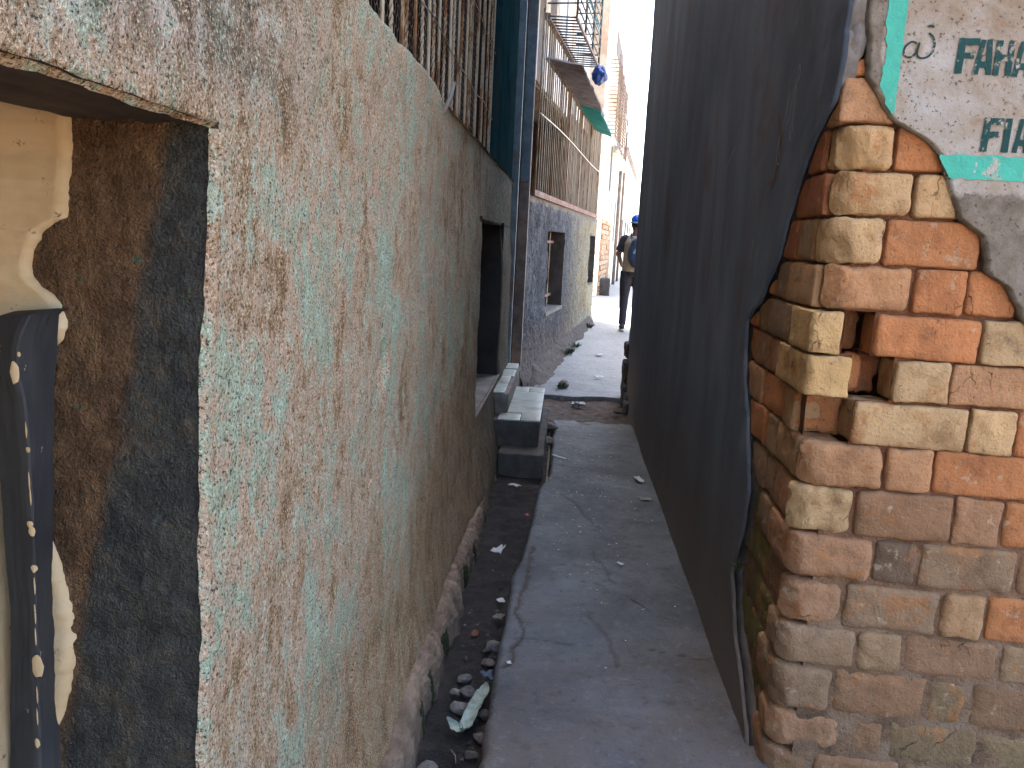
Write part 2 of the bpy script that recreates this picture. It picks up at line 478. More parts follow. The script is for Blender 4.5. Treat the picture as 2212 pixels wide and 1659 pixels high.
LEFTWALL = m_leftwall(); JAMB = m_jamb(); CREAM = m_cream(); BLACK = m_blackpaint(); BRICK = m_brick(); MORTAR = m_mortar()
DARK = m_darkwall(); PLASTER = m_plaster(); PATH = m_path(); ROUGH = m_roughgrey(); BARS = m_bars()
TURQ = m_wornpaint("worn_turquoise_paint", (.10, .56, .42), .57, .63)
STENCIL = m_wornpaint("worn_dark_green_stencil", (.015, .075, .07), .56, .63, 60)
INKLINE = m_wornpaint("thin_dark_green_ink", (.03, .06, .05), .57, .63, 80)
GUTTER = m_soil("wet_gutter_soil", (.010, .008, .0075), (.019, .016, .0145), (.036, .030, .026))
DIRT = m_soil("brown_dirt", (.036, .026, .02), (.066, .048, .036), (.11, .08, .06))
EARTH = m_soil("pale_trodden_earth", (.28, .20, .14), (.38, .28, .20), (.46, .36, .27))
PLINTH = m_simple("muddy_cement_plinth", (.25, .165, .11), .92, .4, 9, 1.0, .012, dirt=(.14, .085, .05))
MOSS = m_simple("wet_moss", (.055, .06, .018), .95, .5, 60, 1.0, .01)
TEALM = m_simple("dark_teal_paint", (.016, .050, .062), .8, .35, 4, .25, .003, dirt=(.03, .045, .048), spec=0.0)
STEELG = m_simple("grey_blue_painted_steel", (.15, .215, .25), .7, .3, 8, .3, .003, dirt=(.15, .10, .075))
RUSTST = m_simple("brown_rusty_steel", (.28, .20, .16), .75, .35, 8, .4, .003, dirt=(.22, .20, .19))
RUST = m_simple("rust_red_steel", (.25, .12, .08), .8, .4, 12, .4, .003, dirt=(.36, .30, .27))
DARKIN = m_simple("dark_interior", (.035, .030, .028), .95, .4, 4, .2, .003)
WOODD = m_simple("dark_wood", (.06, .042, .032), .8, .4, 9, .3, .003)
TILE = m_simple("pale_glazed_tile", (.50, .55, .48), .35, .14, 14, .08, .002, dirt=(.30, .24, .18), spec=.5)
CEMENT = m_simple("grey_cement", (.22, .19, .165), .9, .3, 10, .6, .006, dirt=(.13, .10, .08))
CEMDK = m_simple("dark_cement", (.085, .075, .068), .9, .3, 10, .6, .006, dirt=(.06, .05, .045))
ZINC = m_simple("dull_galvanised_sheet", (.30, .27, .29), .55, .3, 4, .2, .003, dirt=(.20, .15, .14))
TEALSH = m_simple("turquoise_painted_sheet", (.06, .42, .40), .5, .2, 4, .15, .003)
PALEW = m_simple("pale_limewash_boards", (.50, .49, .45), .85, .2, 5, .3, .004, dirt=(.34, .29, .23), far=1)
BEIGE = m_simple("beige_plaster", (.52, .41, .30), .9, .22, 4, .5, .006, dirt=(.42, .26, .17), far=1)
PALEP = m_simple("glare_pale_plaster", (.74, .66, .53), .9, .2, 3, .5, .006, dirt=(.62, .48, .35), far=1)  # far plaster paled to imitate the burnt-out glare
BRICKP = m_simple("pale_far_brick", (.68, .52, .40), .9, .25, 6, .5, .006, far=1)
WIRE = m_simple("rusty_wire", (.24, .19, .15), .7, .4, 30, .1, .001)
PAPER = m_simple("white_paper", (.66, .67, .68), .8, .1, 20, .2, .002, dirt=(.45, .43, .42))
STONE = m_simple("grey_stone", (.13, .11, .098), .9, .35, 18, .6, .006)
STONEP = m_simple("pale_stone", (.22, .19, .165), .9, .3, 18, .6, .006)
LEAFDRY = m_simple("pale_dry_husk", (.36, .42, .34), .8, .3, 25, .4, .004, dirt=(.26, .27, .22))
BLUEP = m_simple("blue_plastic", (.03, .10, .42), .5, .25, 8, .2, .004)
BLUEG = m_simple("blue_grey_plastic", (.08, .13, .19), .6, .25, 14, .3, .004)
REDP = m_simple("red_plastic", (.5, .03, .05), .5, .2, 20, .2, .002)
GREEN = m_simple("weed_leaf", (.05, .085, .03), .7, .4, 30, .2, .003)
CHALK = m_simple("chalk_line", (.34, .34, .35), .95, .3, 60, .3, .001)
SCRAPE = m_simple("scraped_red_earth", (.24, .10, .055), .95, .3, 20, .3, .003)
SKIN = m_simple("brown_skin", (.20, .10, .06), .6, .1, 20, .1, .001)
HAIR = m_simple("black_hair", (.015, .012, .012), .7, .2, 40, .3, .002)
JEANS = m_simple("dark_jeans", (.035, .032, .042), .85, .25, 30, .4, .003)
TSHIRT = m_simple("black_cotton", (.035, .04, .05), .9, .25, 20, .4, .004)
VEST = m_simple("beige_vest_cloth", (.46, .37, .27), .9, .15, 18, .4, .004)
PACK = m_simple("navy_backpack_nylon", (.045, .07, .13), .5, .2, 20, .3, .004)
PACKHI = m_simple("light_blue_tone", (.25, .42, .60), .4, .2, 20, .3, .004)
CAPB = m_simple("bright_blue_cap", (.03, .14, .75), .6, .1, 20, .2, .002)
SHOE = m_simple("dark_shoe", (.05, .045, .04), .7, .3, 20, .3, .003)
SOLE = m_simple("white_sole", (.7, .68, .62), .7, .1, 20, .1, .002)

XL, XR, YC, KF = -0.42, 0.605, 1.963, 0.0576
FD = Vector((1, -KF, 0)).normalized()

# ================================================================== SETTING
V, F = grid(lin(-120, 120, 12), lin(-60, 260, 16), lambda u, v: (u, v, -0.2))
mk("ground", V, F, EARTH, kind="structure")
# open street behind the camera
V, F = grid(lin(-9, 14, 60), lin(-14, 1.2, 40), lambda u, v: (u, v, -0.02 + .012 * fb(u, v, 0, 1.2)))
mk("street", V, F, EARTH, kind="structure")

def zpath(y):
    return interp(y, [0, 6.1, 7.0, 9, 12, 16, 30, 60], [0, 0.0, .018, .05, .10, .12, .15, .2])

CR = [  # cracks and worn edges of the slab, ground coordinates
    ([(-.073, 3.42), (-.08, 3.2), (-.077, 3.065), (-.10, 2.9), (-.112, 2.77), (-.085, 2.70), (-.07, 2.60), (-.10, 2.50), (-.098, 2.403), (-.122, 2.37)], .007, .9),
    ([(.197, 3.42), (.205, 3.33), (.235, 3.28), (.271, 3.08)], .006, .55),
    ([(.16, 2.78), (.184, 2.724), (.222, 2.643), (.247, 2.517), (.243, 2.42)], .008, .5),
    ([(.345, 2.575), (.39, 2.56), (.436, 2.547), (.56, 2.53)], .004, .9),
    ([(-.102, 2.574), (-.03, 2.575), (.043, 2.564), (.10, 2.545)], .004, .6),
    ([(.05, 4.2), (.13, 4.05), (.16, 3.9), (.25, 3.7)], .006, .5),
]
def seg_d(px, py, pts):
    best = 9.0
    for (a, b), (c, d) in zip(pts, pts[1:]):
        vx, vy = c - a, d - b
        t = max(0, min(1, ((px - a) * vx + (py - b) * vy) / (vx * vx + vy * vy)))
        best = min(best, math.hypot(px - a - t * vx, py - b - t * vy))
    return best

def pathedge(y):
    e = interp(y, [0, 2.4, 3.1, 3.4, 3.6, 4.3, 4.6, 5.9, 6.12], [-.155, -.148, -.14, -.11, -.10, -.075, -.02, -.02, -.04])
    return e + .008 * fb(0, y, 3, 5) + .006 * fb(0, y, 9, 22)

ys = lin(-.2, 1.4, 20) + lin(1.42, 4.2, 240)[1:] + lin(4.2, 6.12, 90)[1:]
us = lin(0, 1, 76)
cvals = []
def fpath(u, y):
    e = pathedge(y)
    x = e + (XR + .05 - e) * u
    wx = x + .012 * nz(x, y, 0, 14); wy = y + .012 * nz(x, y, 5, 14)
    z = .006 * fb(x, y, 0, 2.5) + .0025 * fb(x, y, 4, 14)
    z -= .022 * max(0, 1 - (x - e) / .02) ** 2
    c = 0.0
    if 2.2 < y < 4.4:
        for pts, w, s in CR:
            d = seg_d(wx, wy, pts)
            w2 = w * (.7 + .6 * abs(nz(x, y, 7, 9)))
            if d < w2 * 1.8:
                q = max(0.0, min(1.0, (1.8 * w2 - d) / w2))
                c = max(c, q * s); z -= .007 * q * s
    if y > 5.9: z -= (y - 5.9) * .12 * max(0, nz(x, 0, 2, 6) + .6)
    cvals.append(min(1, c))
    return (x, y + (max(0, y - 5.7) / .42) * (.06 * fb(x, 0, 3, 4) + .02 * fb(x, 2, 3, 20)), z)
V, F = grid(us, ys, fpath)
# left side face of the slab
nu = len(us); k0 = len(V)
for j in range(len(ys)):
    x, y, z = V[j * nu]
    V.append((x - .004 + .006 * nz(x, y, 3, 15), y, -.16)); cvals.append(.6)
for j in range(len(ys) - 1):
    F.append((j * nu, (j + 1) * nu, k0 + j + 1, k0 + j))
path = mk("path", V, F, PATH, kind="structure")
at = path.data.attributes.new("crack", 'FLOAT', 'POINT')
at.data.foreach_set("value", cvals)

# hollow of bare dirt across the alley, then the next, higher slab
V, F = grid(lin(-.5, .75, 60), lin(5.9, 7.35, 60), lambda u, v: (u, v, -.014 + .012 * fb(u, v, 0, 3) + .009 * fb(u, v, 2, 14) - .018 * math.sin(min(1, max(0, (v - 6) / 1.1)) * 3.14)))
mk("dirt_hollow", V, F, DIRT, kind="structure")
def ffar(u, y):
    y0 = 6.98 + .08 * fb(u, 0, 3, 2.5) + .035 * fb(u, 1, 3, 12) + .12 * u * u
    yy = y0 + (y - 7.0)
    return (u, yy, zpath(yy) + .010 * fb(u, yy, 0, 1.5) + .004 * fb(u, yy, 3, 9))
fy = lin(7.0, 13, 130) + lin(13, 60, 40)[1:]
fu = lin(-.6, 1.6, 60) + [2.5, 4, 7, 12, 20]
V, F = grid(fu, fy, ffar)
nu = len(fu); k0 = len(V)
for i in range(nu):
    x, y, z = V[i]; V.append((x, y + .015, -.12))
for i in range(nu - 1): F.append((i, k0 + i, k0 + i + 1, i + 1))
farp = mk("far_path", V, F, PATH, kind="structure")

# gutter bed
def fgut(u, y):
    x = -.46 + .42 * u
    return (x, y, -.118 + .012 * fb(x, y, 0, 4) + .008 * fb(x, y, 3, 18) + interp(y, [3.4, 4.5, 5.0], [0, .085, .10]) + .03 * max(0, u - .9) * 10 * .3)
V, F = grid(lin(0, 1, 40), lin(-.2, 6.1, 260), fgut)
mk("gutter", V, F, GUTTER, kind="structure")

# ================================================================== LEFT NEAR HOUSE
house = thing("plastered_house", (-.42, 3.0, -.15), "worn mint and pink rendered house with steel bar grille on the left of the alley", "house")
def yj(z): return .953 - (1.46 - z) * .075 + .0025 * fb(0, z, 2, 9) + .003 * fb(0, z, 5, 34)

def rough_x(y, z):
    d = .006 * fb(0, y, z, 2.2) + .004 * fb(3, y, z * .7, 9) + .0022 * fb(6, y, z, 34)
    d += .006 * math.exp(-((y - 2.0) / .5) ** 2)
    # small broken pit
    r = math.hypot((y - 1.83) / .045, (z - 1.035) / .055)
    if r < 1.3: d -= .035 * max(0, 1 - r / 1.3) ** .7
    r = math.hypot((y - 1.62) / .02, (z - .385) / .018)
    if r < 1.3: d -= .02 * max(0, 1 - r / 1.3)
    r = math.hypot((y - 1.72) / .012, (z - .80) / .02)
    if r < 1.3: d -= .015 * max(0, 1 - r / 1.3)
    # older, set-back layer of render past the seam
    sy = interp(z, [1.0, 1.43, 1.52, 1.68, 1.75, 1.8], [4.3, 3.94, 3.28, 2.85, 2.68, 2.5])
    if z > 1.2: d -= .018 * max(0, min(1, (y - sy) / .04)) * min(1, (z - 1.2) / .2)
    d += interp(y, [3.4, 4.4], [0, .055]) * math.exp(-((z) / .30) ** 2)
    d += .030 * math.exp(-((z + .05) / .22) ** 2)           # thickens towards the foot
    return d

WT = 1.80
def wtop(y): return WT + .010 * fb(0, y, 1, 1.6) + .006 * fb(0, y, 4, 9) - .02 * math.exp(-((y - 2.72) / .06) ** 2)

def wallpatch(y0f, y1f, z0, z1, ny, nzv, ed=(0, 0, 0, 0), r=.007):
    """front of the wall between y0(z), y1(z) and z0(y), z1(y); ed marks edges (y0,y1,z0,z1) that roll inwards"""
    V, F = [], []
    for j in range(nzv + 1):
        v = j / nzv
        for i in range(ny + 1):
            u = i / ny
            if ed[0]: u2 = u ** 1.25
            else: u2 = u
            zz = z0(0) + (z1(0) - z0(0)) * v
            ya, yb = y0f(zz), y1f(zz)
            y = ya + (yb - ya) * u2
            z = z0(y) + (z1(y) - z0(y)) * v
            x = XL + rough_x(y, z)
            q = 1.0
            for f_, dd in zip(ed, (y - ya, yb - y, z - z0(y), z1(y) - z)):
                if f_ and dd < r * 1.6: q = min(q, dd / (r * 1.6))
            x -= r * 1.5 * (1 - math.sqrt(max(0, 1 - (1 - q) ** 2)))
            V.append((x, y, z))
        
    n = ny + 1
    F = [(j * n + i, j * n + i + 1, (j + 1) * n + i + 1, (j + 1) * n + i) for j in range(nzv) for i in range(ny)]
    return V, F

c = lambda v: (lambda t: v)
lint = lambda y: 1.462 + .0025 * fb(0, y, 0, 8) + .002 * fb(0, y, 2, 30)
P1 = wallpatch(yj, c(4.0), c(-.14), c(1.462), 330, 200, (1, 0, 0, 0))
P2 = wallpatch(c(-3.5), c(.956), lint, wtop, 260, 44, (0, 0, 1, 1))
P3 = wallpatch(c(.954), c(4.0), c(1.462), wtop, 280, 44, (0, 0, 0, 1))
w1a = lambda z: 4.0 + .015 * fb(0, z, 2, 6) + .01 * fb(0, z, 3, 20)
P1b = wallpatch(c(3.985), w1a, c(.46), c(1.44), 3, 110, (0, 1, 0, 0))
P4 = wallpatch(c(4.0), c(6.26), c(1.44), wtop, 110, 40, (0, 0, 1, 1))
P5 = wallpatch(c(4.0), c(6.26), c(-.14), lambda y: .455 - .012 * (y - 4), 120, 60, (0, 0, 0, 1))
P6 = wallpatch(c(5.40), c(6.26), c(.44), c(1.44), 50, 70, (1, 0, 0, 0))
V, F = join(P1, P2, P3, P4, P5, P6)
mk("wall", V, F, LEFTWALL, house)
# flat top of the wall, under the grille
V, F = grid(lin(-.8, XL - .008, 12), lin(-3.5, 6.26, 160), lambda u, v: (u, v, wtop(v) - .010 + .004 * fb(u, v, 2, 12)))
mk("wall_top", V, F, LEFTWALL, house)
# door opening: jamb, soffit, back
def fjamb(u, z):
    q = min(1, u / .03)
    x = XL + rough_x(yj(z), z) * (1 - q) - .007 - u
    y = yj(z) + .002 + q * (.004 * fb(x, 0, z, 7) + .003 * fb(x, 2, z, 28) + .0028 * fb(x, 5, z, 70))
    return (x, y, z)
def zsof(x): return 1.463 + .31 * max(0, -.585 - x)
V, F = grid(lin(0, .40, 120), lin(-.14, 1.56, 330), fjamb)
mk("door_jamb", V, F, JAMB, house)
V, F = grid(lin(-.82, XL + .004, 60), lin(-3.4, .985, 160), lambda u, v: (u, v, zsof(u) + .003 + .002 * fb(u, v, 3, 12) + .002 * math.sin(u * 130 + 2 * nz(u, v, 0, 3)) + .002 * fb(u, v, 8, 40)))
mk("lintel", V, F, WOODD, house)
V, F = grid(lin(-3.4, .985, 40), lin(-.14, 1.56, 20), lambda u, v: (-.815, u, v))
mk("recess_back_wall", V, F, CREAM, house)

# torn sheet of cream plaster on the jamb, in two pieces
def sheet(outline, yf, th, mat, name, parent, steps=6, **kw):
    """thin slab facing -Y with a given (x,z) outline: left edge straight at x_left; outline gives right edge x at z rows"""
    zs = [p[1] for p in outline]; V, F = [], []
    n = steps + 1
    for (xr, z, xl) in [(p[0], p[1], p[2]) for p in outline]:
        for i in range(n):
            u = i / steps
            x = xl + (xr - xl) * u
            e = max(0, 1 - (xr - x) / .006)
            V.append((x, yf(x, z) - th * (1 - .7 * e * e) + .0012 * fb(x, 0, z, 30), z))
    m = len(outline)
    F = [(j * n + i, j * n + i + 1, (j + 1) * n + i + 1, (j + 1) * n + i) for j in range(m - 1) for i in range(steps)]
    k0 = len(V)
    for j in range(m): 
        x, y, z = V[j * n + steps]; V.append((x + .001, y + th + .012, z))
    for j in range(m - 1): F.append((j * n + steps, k0 + j, k0 + j + 1, (j + 1) * n + steps))
    return mk(name, V, F, mat, parent, **kw)
oz = [1.484, 1.42, 1.36, 1.35, 1.345, 1.332, 1.315, 1.302, 1.29, 1.277, 1.266, 1.259, 1.245, 1.229, 1.217, 1.206, 1.191, 1.17]
ox = [-.596, -.598, -.600, -.602, -.614, -.633, -.643, -.647, -.648, -.645, -.635, -.623, -.609, -.603, -.603, -.608, -.620, -.640]
zz = lin(1.50, 1.17, 150)
out = [(interp(-z, [-q for q in oz], ox) + .0018 * fb(0, z, 0, 60), z, -.82) for z in zz]
out.reverse()
sheet(out, lambda x, z: yj(z) + .004, .012, CREAM, "cream_plaster_patch", house, 30)
zz = lin(.68, .97, 90)
out = [(interp(z, [.68, .70, .754, .787, .826, .87, .907, .961, .975], [-.64, -.6158, -.6006, -.5946, -.5928, -.598, -.6083, -.6266, -.64]) + .0015 * fb(0, z, 0, 60), z, -.70) for z in zz]
sheet(out, lambda x, z: yj(z) + .006, .011, CREAM, "cream_plaster_patch", house, 12)

# black painted post standing in the opening: two faces meeting in a chipped arris
PZ = [-.12, .643, .745, .867, .962, 1.061, 1.16, 1.196, 1.24]
PR = [-.600, -.6123, -.621, -.6243, -.6246, -.6209, -.6148, -.6082, -.6075]
AZ = [-.12, .687, .822, .942, 1.022, 1.086, 1.147, 1.174, 1.2, 1.24]
AR = [-.616, -.6118, -.6064, -.6028, -.6015, -.6015, -.6044, -.6105, -.6098, -.600]
LZ = [-.12, .662, .727, .855, .961, 1.056, 1.195, 1.24]
LR = [-.665, -.6626, -.6584, -.649, -.6503, -.6498, -.6472, -.65]
def fpost(u, z):
    a = (interp(z, AZ, AR), .850); r_ = (interp(z, PZ, PR), .925); l_ = (interp(z, LZ, LR), .868)
    t = max(0, (z - 1.20) / .04)
    if u < 1: p = (l_[0] + (a[0] - l_[0]) * u, l_[1] + (a[1] - l_[1]) * u)
    else: p = (a[0] + (r_[0] - a[0]) * (u - 1), a[1] + (r_[1] - a[1]) * (u - 1))
    e = math.exp(-((u - 1) / .12) ** 2)
    return (p[0] + .0012 * fb(u, 0, z, 14), p[1] + .003 * e + .0012 * fb(u, 1, z, 22) + .012 * t * t * (1 if u <= 1.6 else .3), z - .006 * t * abs(u - 1))
Pf = grid(lin(0, 2, 30), lin(-.12, 1.24, 140), fpost)
def fcap(u, v):
    p = fpost(u, 1.24)
    return (p[0], p[1] + v * (.945 - p[1]), p[2] + .004 * math.sin(v * 3))
post = mk("door_post", *join(Pf, grid(lin(0, 2, 30), lin(0, 1, 5), fcap)), BLACK, house)
random.seed(3)
for (cx_, cz_, w, h) in [(-.6125, 1.176, .010, .022), (-.6065, .816, .013, .026), (-.603, .988, .007, .011), (-.6045, .997, .007, .007), (-.603, .942, .007, .008), (-.612, .714, .006, .011), (-.6015, 1.087, .005, .006), (-.6055, 1.197, .004, .005),
                         (-.602, 1.05, .002, .02), (-.6015, 1.03, .002, .018), (-.603, .92, .002, .02), (-.6045, .885, .002, .024), (-.6055, .855, .002, .02), (-.602, 1.11, .002, .016), (-.608, .78, .002, .02), (-.6095, .75, .002, .02)]:
    yy = .850 - .0005
    pts = []
    for i in range(14):
        a = i / 14 * 2 * math.pi; rr = 1 + .3 * random.random()
        dx = w * .5 * rr * math.cos(a)
        pts.append((cx_ + dx, yy + abs(dx) * .35, cz_ + h * .5 * rr * math.sin(a)))
    mk("paint_chip", pts + [(cx_, yy - .0006, cz_)], [(i, (i + 1) % 14, 14) for i in range(14)], CREAM, post)
# pale door frame with a green edge at the far left of the opening
mk("door_frame", *box(-.79, -.668, .85, .90, -.12, 1.18), CREAM, house, smooth=False)
mk("frame_edge", *box(-.673, -.667, .845, .851, -.12, 1.1), m_simple("green_trim", (.10, .32, .18), .7, .2), house, smooth=False)

# lumpy cement foot along the gutter
def fpl(u, y):
    lump = .5 + .5 * fb(0, y, 4, 3.0) + .35 * fb(0, y, 1, 10)
    w = .042 + .058 * max(0, min(1.1, lump))
    a = u * math.pi * .5
    top = -.005 + .05 * fb(0, y, 8, 2.0) 
    x = XL + .012 + w * math.sin(a) ** .7 + .006 * fb(u, y, 0, 25)
    z = top + .03 - (.155 + top) * (1 - math.cos(a)) ** 1.3 + .005 * fb(u, y, 2, 22)
    return (x, y, z)
V, F = grid(lin(0, 1, 24), lin(.2, 5.0, 420), fpl)
pl = mk("plinth", V, F, PLINTH, house)
random.seed(11)
for (y0, w, dz) in [(2.12, .05, .0), (2.30, .03, -.01), (2.62, .08, 0), (3.05, .04, 0), (3.2, .06, .0), (3.45, .07, 0), (3.9, .05, 0)]:
    def fm(u, v):
        y = y0 + w * (u - .5) * (1.15 - .5 * v) 
        p = fpl(.55 + .42 * v, y)
        e = min(1, 4 * min(u, 1 - u, v + .05, 1 - v + .02) )
        return (p[0] + .004 * e + .002 * fb(u * 3, v * 3, y0, 4), p[1] + .006 * fb(u, v, y0, 8), p[2] + .003 * fb(v * 2, u * 2, y0, 9))
    V, F = grid(lin(0, 1, 14), lin(0, 1, 12), fm)
    mk("moss_patch", V, F, MOSS, pl)

# small deep window
win = mk("window_recess", *join(
    grid(lin(0, .30, 12), lin(.42, 1.46, 40), lambda u, z: (XL - .004 - u, 5.408 + .006 * fb(u, 0, z, 10), z)),
    grid(lin(0, .30, 12), lin(.42, 1.46, 40), lambda u, z: (XL - .002 - u, w1a(z) - .004, z)),
    grid(lin(0, .30, 12), lin(3.99, 5.42, 40), lambda u, y: (XL - .004 - u, y, 1.445 + .005 * fb(u, y, 0, 10)))), DARKIN, house)
V, F = grid(lin(0, .32, 16), lin(3.99, 5.42, 60), lambda u, y: (XL + .012 - u, y, .452 - .012 * (y - 4) + .004 * fb(u, y, 2, 8)))
mk("window_sill", V, F, CEMENT, house)
mk("window_shutter", *box(-.735, -.72, 3.95, 5.45, .40, 1.5), WOODD, house, smooth=False)
for i in range(6):
    mk("shutter_board", *box(-.722, -.712, 4.0 + i * .235, 4.222 + i * .235, .43, 1.45), WOODD, house, smooth=False)

# grille of twisted bars above the wall
def bar_mesh(name, L, r=.0085, tw=26.0, n=4, seg=None, mat=BARS):
    seg = seg or int(L / .02)
    V, F = [], []
    for j in range(seg + 1):
        z = L * j / seg
        for q in range(n):
            a = 2 * math.pi * q / n + tw * z
            V.append((r * math.cos(a), r * math.sin(a), z))
    for j in range(seg):
        for q in range(n):
            F.append((j * n + q, j * n + (q + 1) % n, (j + 1) * n + (q + 1) % n, (j + 1) * n + q))
    F.append(tuple(range(n - 1, -1, -1))); F.append(tuple(range(len(V) - n, len(V))))
    return mesh_data(name, V, F, mat, smooth=False)
gr = mk("window_grille", *join(box(-.49, -.46, -3.5, 4.74, 1.792, 1.80), box(-.485, -.455, -3.5, 4.74, 3.18, 3.22)), RUSTST, house, smooth=False)
BM = bar_mesh("bar", 1.42, .0056, 60.0, 4, 90)
BM2 = bar_mesh("bar_round", 1.42, .0056, 0.0, 6, 2)
random.seed(5)
y = 1.30; i = 0
ystops = []
while y < 4.74:
    ystops.append(y)
    put("bar", BM if i % 2 else BM2, (-.472 + random.uniform(-.006, .006), y, 1.785), gr, rot=(random.uniform(-.007, .007), random.uniform(-.006, .006), random.random() * 6))
    y += random.uniform(.095, .125) if y < 3 else random.uniform(.10, .125)
    i += 1
# tie wires across the bars
for zt in (2.02, 2.36, 2.75):
    mk("tie_wire", *tube([(-.463 + .004 * nz(0, yy, zt, 9), yy, zt + .03 * nz(1, yy, zt, 2)) for yy in lin(1.25, 4.72, 70)], .0022, 5), WIRE, gr)
# chicken wire stretched behind the bars
hx = .034
Vw, Fw = [], []
def strand(a, b):
    global Vw, Fw
    v, f = tube([a, b], .0007, 3, cap=False)
    k = len(Vw); Vw += v; Fw += [tuple(i + k for i in q) for q in f]
def hp(yy, z): return (-.492 + .012 * nz(0, yy, z, 3), yy + .006 * nz(1, yy, z, 9), z + .006 * nz(2, yy, z, 9))
ny_, nz_ = int(2.6 / hx), int(1.35 / (hx * .75))
for j in range(nz_):
    for i in range(ny_):
        yy = 1.5 + i * hx + (j % 2) * hx / 2; z = 1.81 + j * hx * .75 * 1.15
        t = hx * .28
        p0 = hp(yy, z); p1 = hp(yy, z + hx * .5); p2 = hp(yy + hx / 2, z + hx * .75 * 1.15); p3 = hp(yy - hx / 2, z + hx * .75 * 1.15)
        strand(p0, p1); strand(p1, p2); strand(p1, p3)
mk("wire_netting", Vw, Fw, WIRE, gr, kind="stuff")
# rusty stub of steel at the wall edge
mk("steel_stub", *tube([(-.42, 2.64, 1.735), (-.405, 2.685, 1.79), (-.40, 2.735, 1.848)], [.008, .0085, .006], 6), RUSTST, house)
# porch behind the grille
mk("porch_back_wall", *join(box(-1.9, -1.85, -3.5, 6.3, 1.7, 3.3), box(-1.85, -.5, 4.78, 4.83, 1.79, 3.3), box(-1.9, -.5, -3.55, -3.5, 1.7, 3.3)), DARKIN, house, smooth=False)
mk("porch_floor", *box(-1.85, -.80, -3.5, 6.3, 1.70, 1.78), DARKIN, house, smooth=False)
mk("upper_wall", *box(-4.5, -.425, -3.5, 6.3, 3.22, 7.4), BEIGE, house, smooth=False)
mk("body_wall", *join(box(-4.5, -4.4, -3.5, 6.3, -.15, 3.22), box(-4.4, -.81, -3.5, -3.4, -.15, 3.22)), BEIGE, house, smooth=False)
# roof slab keeps the alley in shade
mk("roof", *box(-4.6, -.35, -3.7, 6.35, 7.4, 7.55), ZINC, house, smooth=False)
# teal boarding beyond the grille
mk("teal_panel", *box(-.50, -.446, 4.77, 6.22, 1.80, 3.215), TEALM, house, smooth=False)
mk("panel_trim", *box(-.46, -.438, 4.755, 4.785, 1.80, 3.215), TEALM, house, smooth=False)

# teal steel door between the two houses
door = thing("steel_door", (-.42, 6.7, .40), "tall dark teal steel door between the two left houses above the tiled step", "door")
mk("door_leaf", *box(-.56, -.53, 6.30, 7.25, .40, 3.6), TEALM, door, smooth=False)
mk("door_frame", *box(-.452, -.398, 6.27, 6.33, .0, 3.6), STEELG, door, smooth=False)
mk("door_post", *join(box(-.435, -.352, 7.10, 7.18, -.05, 4.2)), RUSTST, door, smooth=False)
mk("sun_block_above_door", *box(-.62, -.47, 6.28, 7.16, 3.6, 7.0), CEMDK, door, smooth=False)  # unseen wall added to stop sun slipping through between the houses
mk("post_flange", *box(-.43, -.357, 7.085, 7.10, 1.85, 3.9), STEELG, door, smooth=False)

# ================================================================== TILED STEPS
steps = thing("tiled_step", (-.2, 5.3, 0), "pale tiled door step on a cement footing beside the gutter", "step")
def bevgrid_box(x0, x1, y0, y1, z0, z1, amp=.004, r=.01, n=(8, 24, 6)):
    V, F = rbox(((x1 - x0) / 2, (y1 - y0) / 2, (z1 - z0) / 2), r, amp, n, random.random() * 50)
    return [(v[0] + (x0 + x1) / 2, v[1] + (y0 + y1) / 2, v[2] + (z0 + z1) / 2) for v in V], F
def rbox(h, r, amp, n, seed, fr=24.0, rvar=.6):
    """rounded, uneven box centred on 0; returns verts, faces"""
    ax = []
    for a in range(3):
        rr = min(r, h[a] * .8)
        inner = lin(-h[a] + rr, h[a] - rr, max(1, n[a]))
        ax.append([-h[a], -h[a] + rr * .35] + inner + [h[a] - rr * .35, h[a]])
    L = [len(a) for a in ax]
    idx, V, F = {}, [], []
    def vid(i, j, k):
        key = (i, j, k)
        if key not in idx:
            p = Vector((ax[0][i], ax[1][j], ax[2][k]))
            rr = r * (1 + rvar * mn.noise((p.x * 12 + seed, p.y * 12, p.z * 12)))
            q = Vector((max(-h[0] + rr, min(h[0] - rr, p.x)), max(-h[1] + rr, min(h[1] - rr, p.y)), max(-h[2] + rr, min(h[2] - rr, p.z))))
            d = p - q
            if d.length > 1e-9:
                m = max(abs(d.x), abs(d.y), abs(d.z))
                p = q + d.normalized() * min(rr, m)
            pn = p + Vector((seed, seed * 1.7, 0))
            dirn = p.normalized() if p.length > 1e-6 else Vector((0, 0, 1))
            dd = d.normalized() if d.length > 1e-9 else dirn
            p = p + dd * amp * mn.fractal(pn * fr, 1.0, 2.0, 4)
            idx[key] = len(V); V.append(p)
        return idx[key]
    for a in range(3):
        b, c_ = (a + 1) % 3, (a + 2) % 3
        for side in (0, L[a] - 1):
            for i in range(L[b] - 1):
                for j in range(L[c_] - 1):
                    def key(i_, j_):
                        t = [0, 0, 0]; t[a] = side; t[b] = i_; t[c_] = j_
                        return vid(*t)
                    q = (key(i, j), key(i + 1, j), key(i + 1, j + 1), key(i, j + 1))
                    F.append(q if side else q[::-1])
    return V, F
random.seed(2)
mk("footing", *bevgrid_box(-.335, -.062, 4.59, 5.95, -.13, .105, .008, .012), CEMDK, steps)  # footing and step block: their shade is put into the dark cement colour
blk = mk("step_block", *bevgrid_box(-.40, -.105, 4.80, 5.93, .09, .255, .004, .008), CEMDK, steps)
ty = [4.80, 4.98, 5.30, 5.62, 5.80, 5.93]
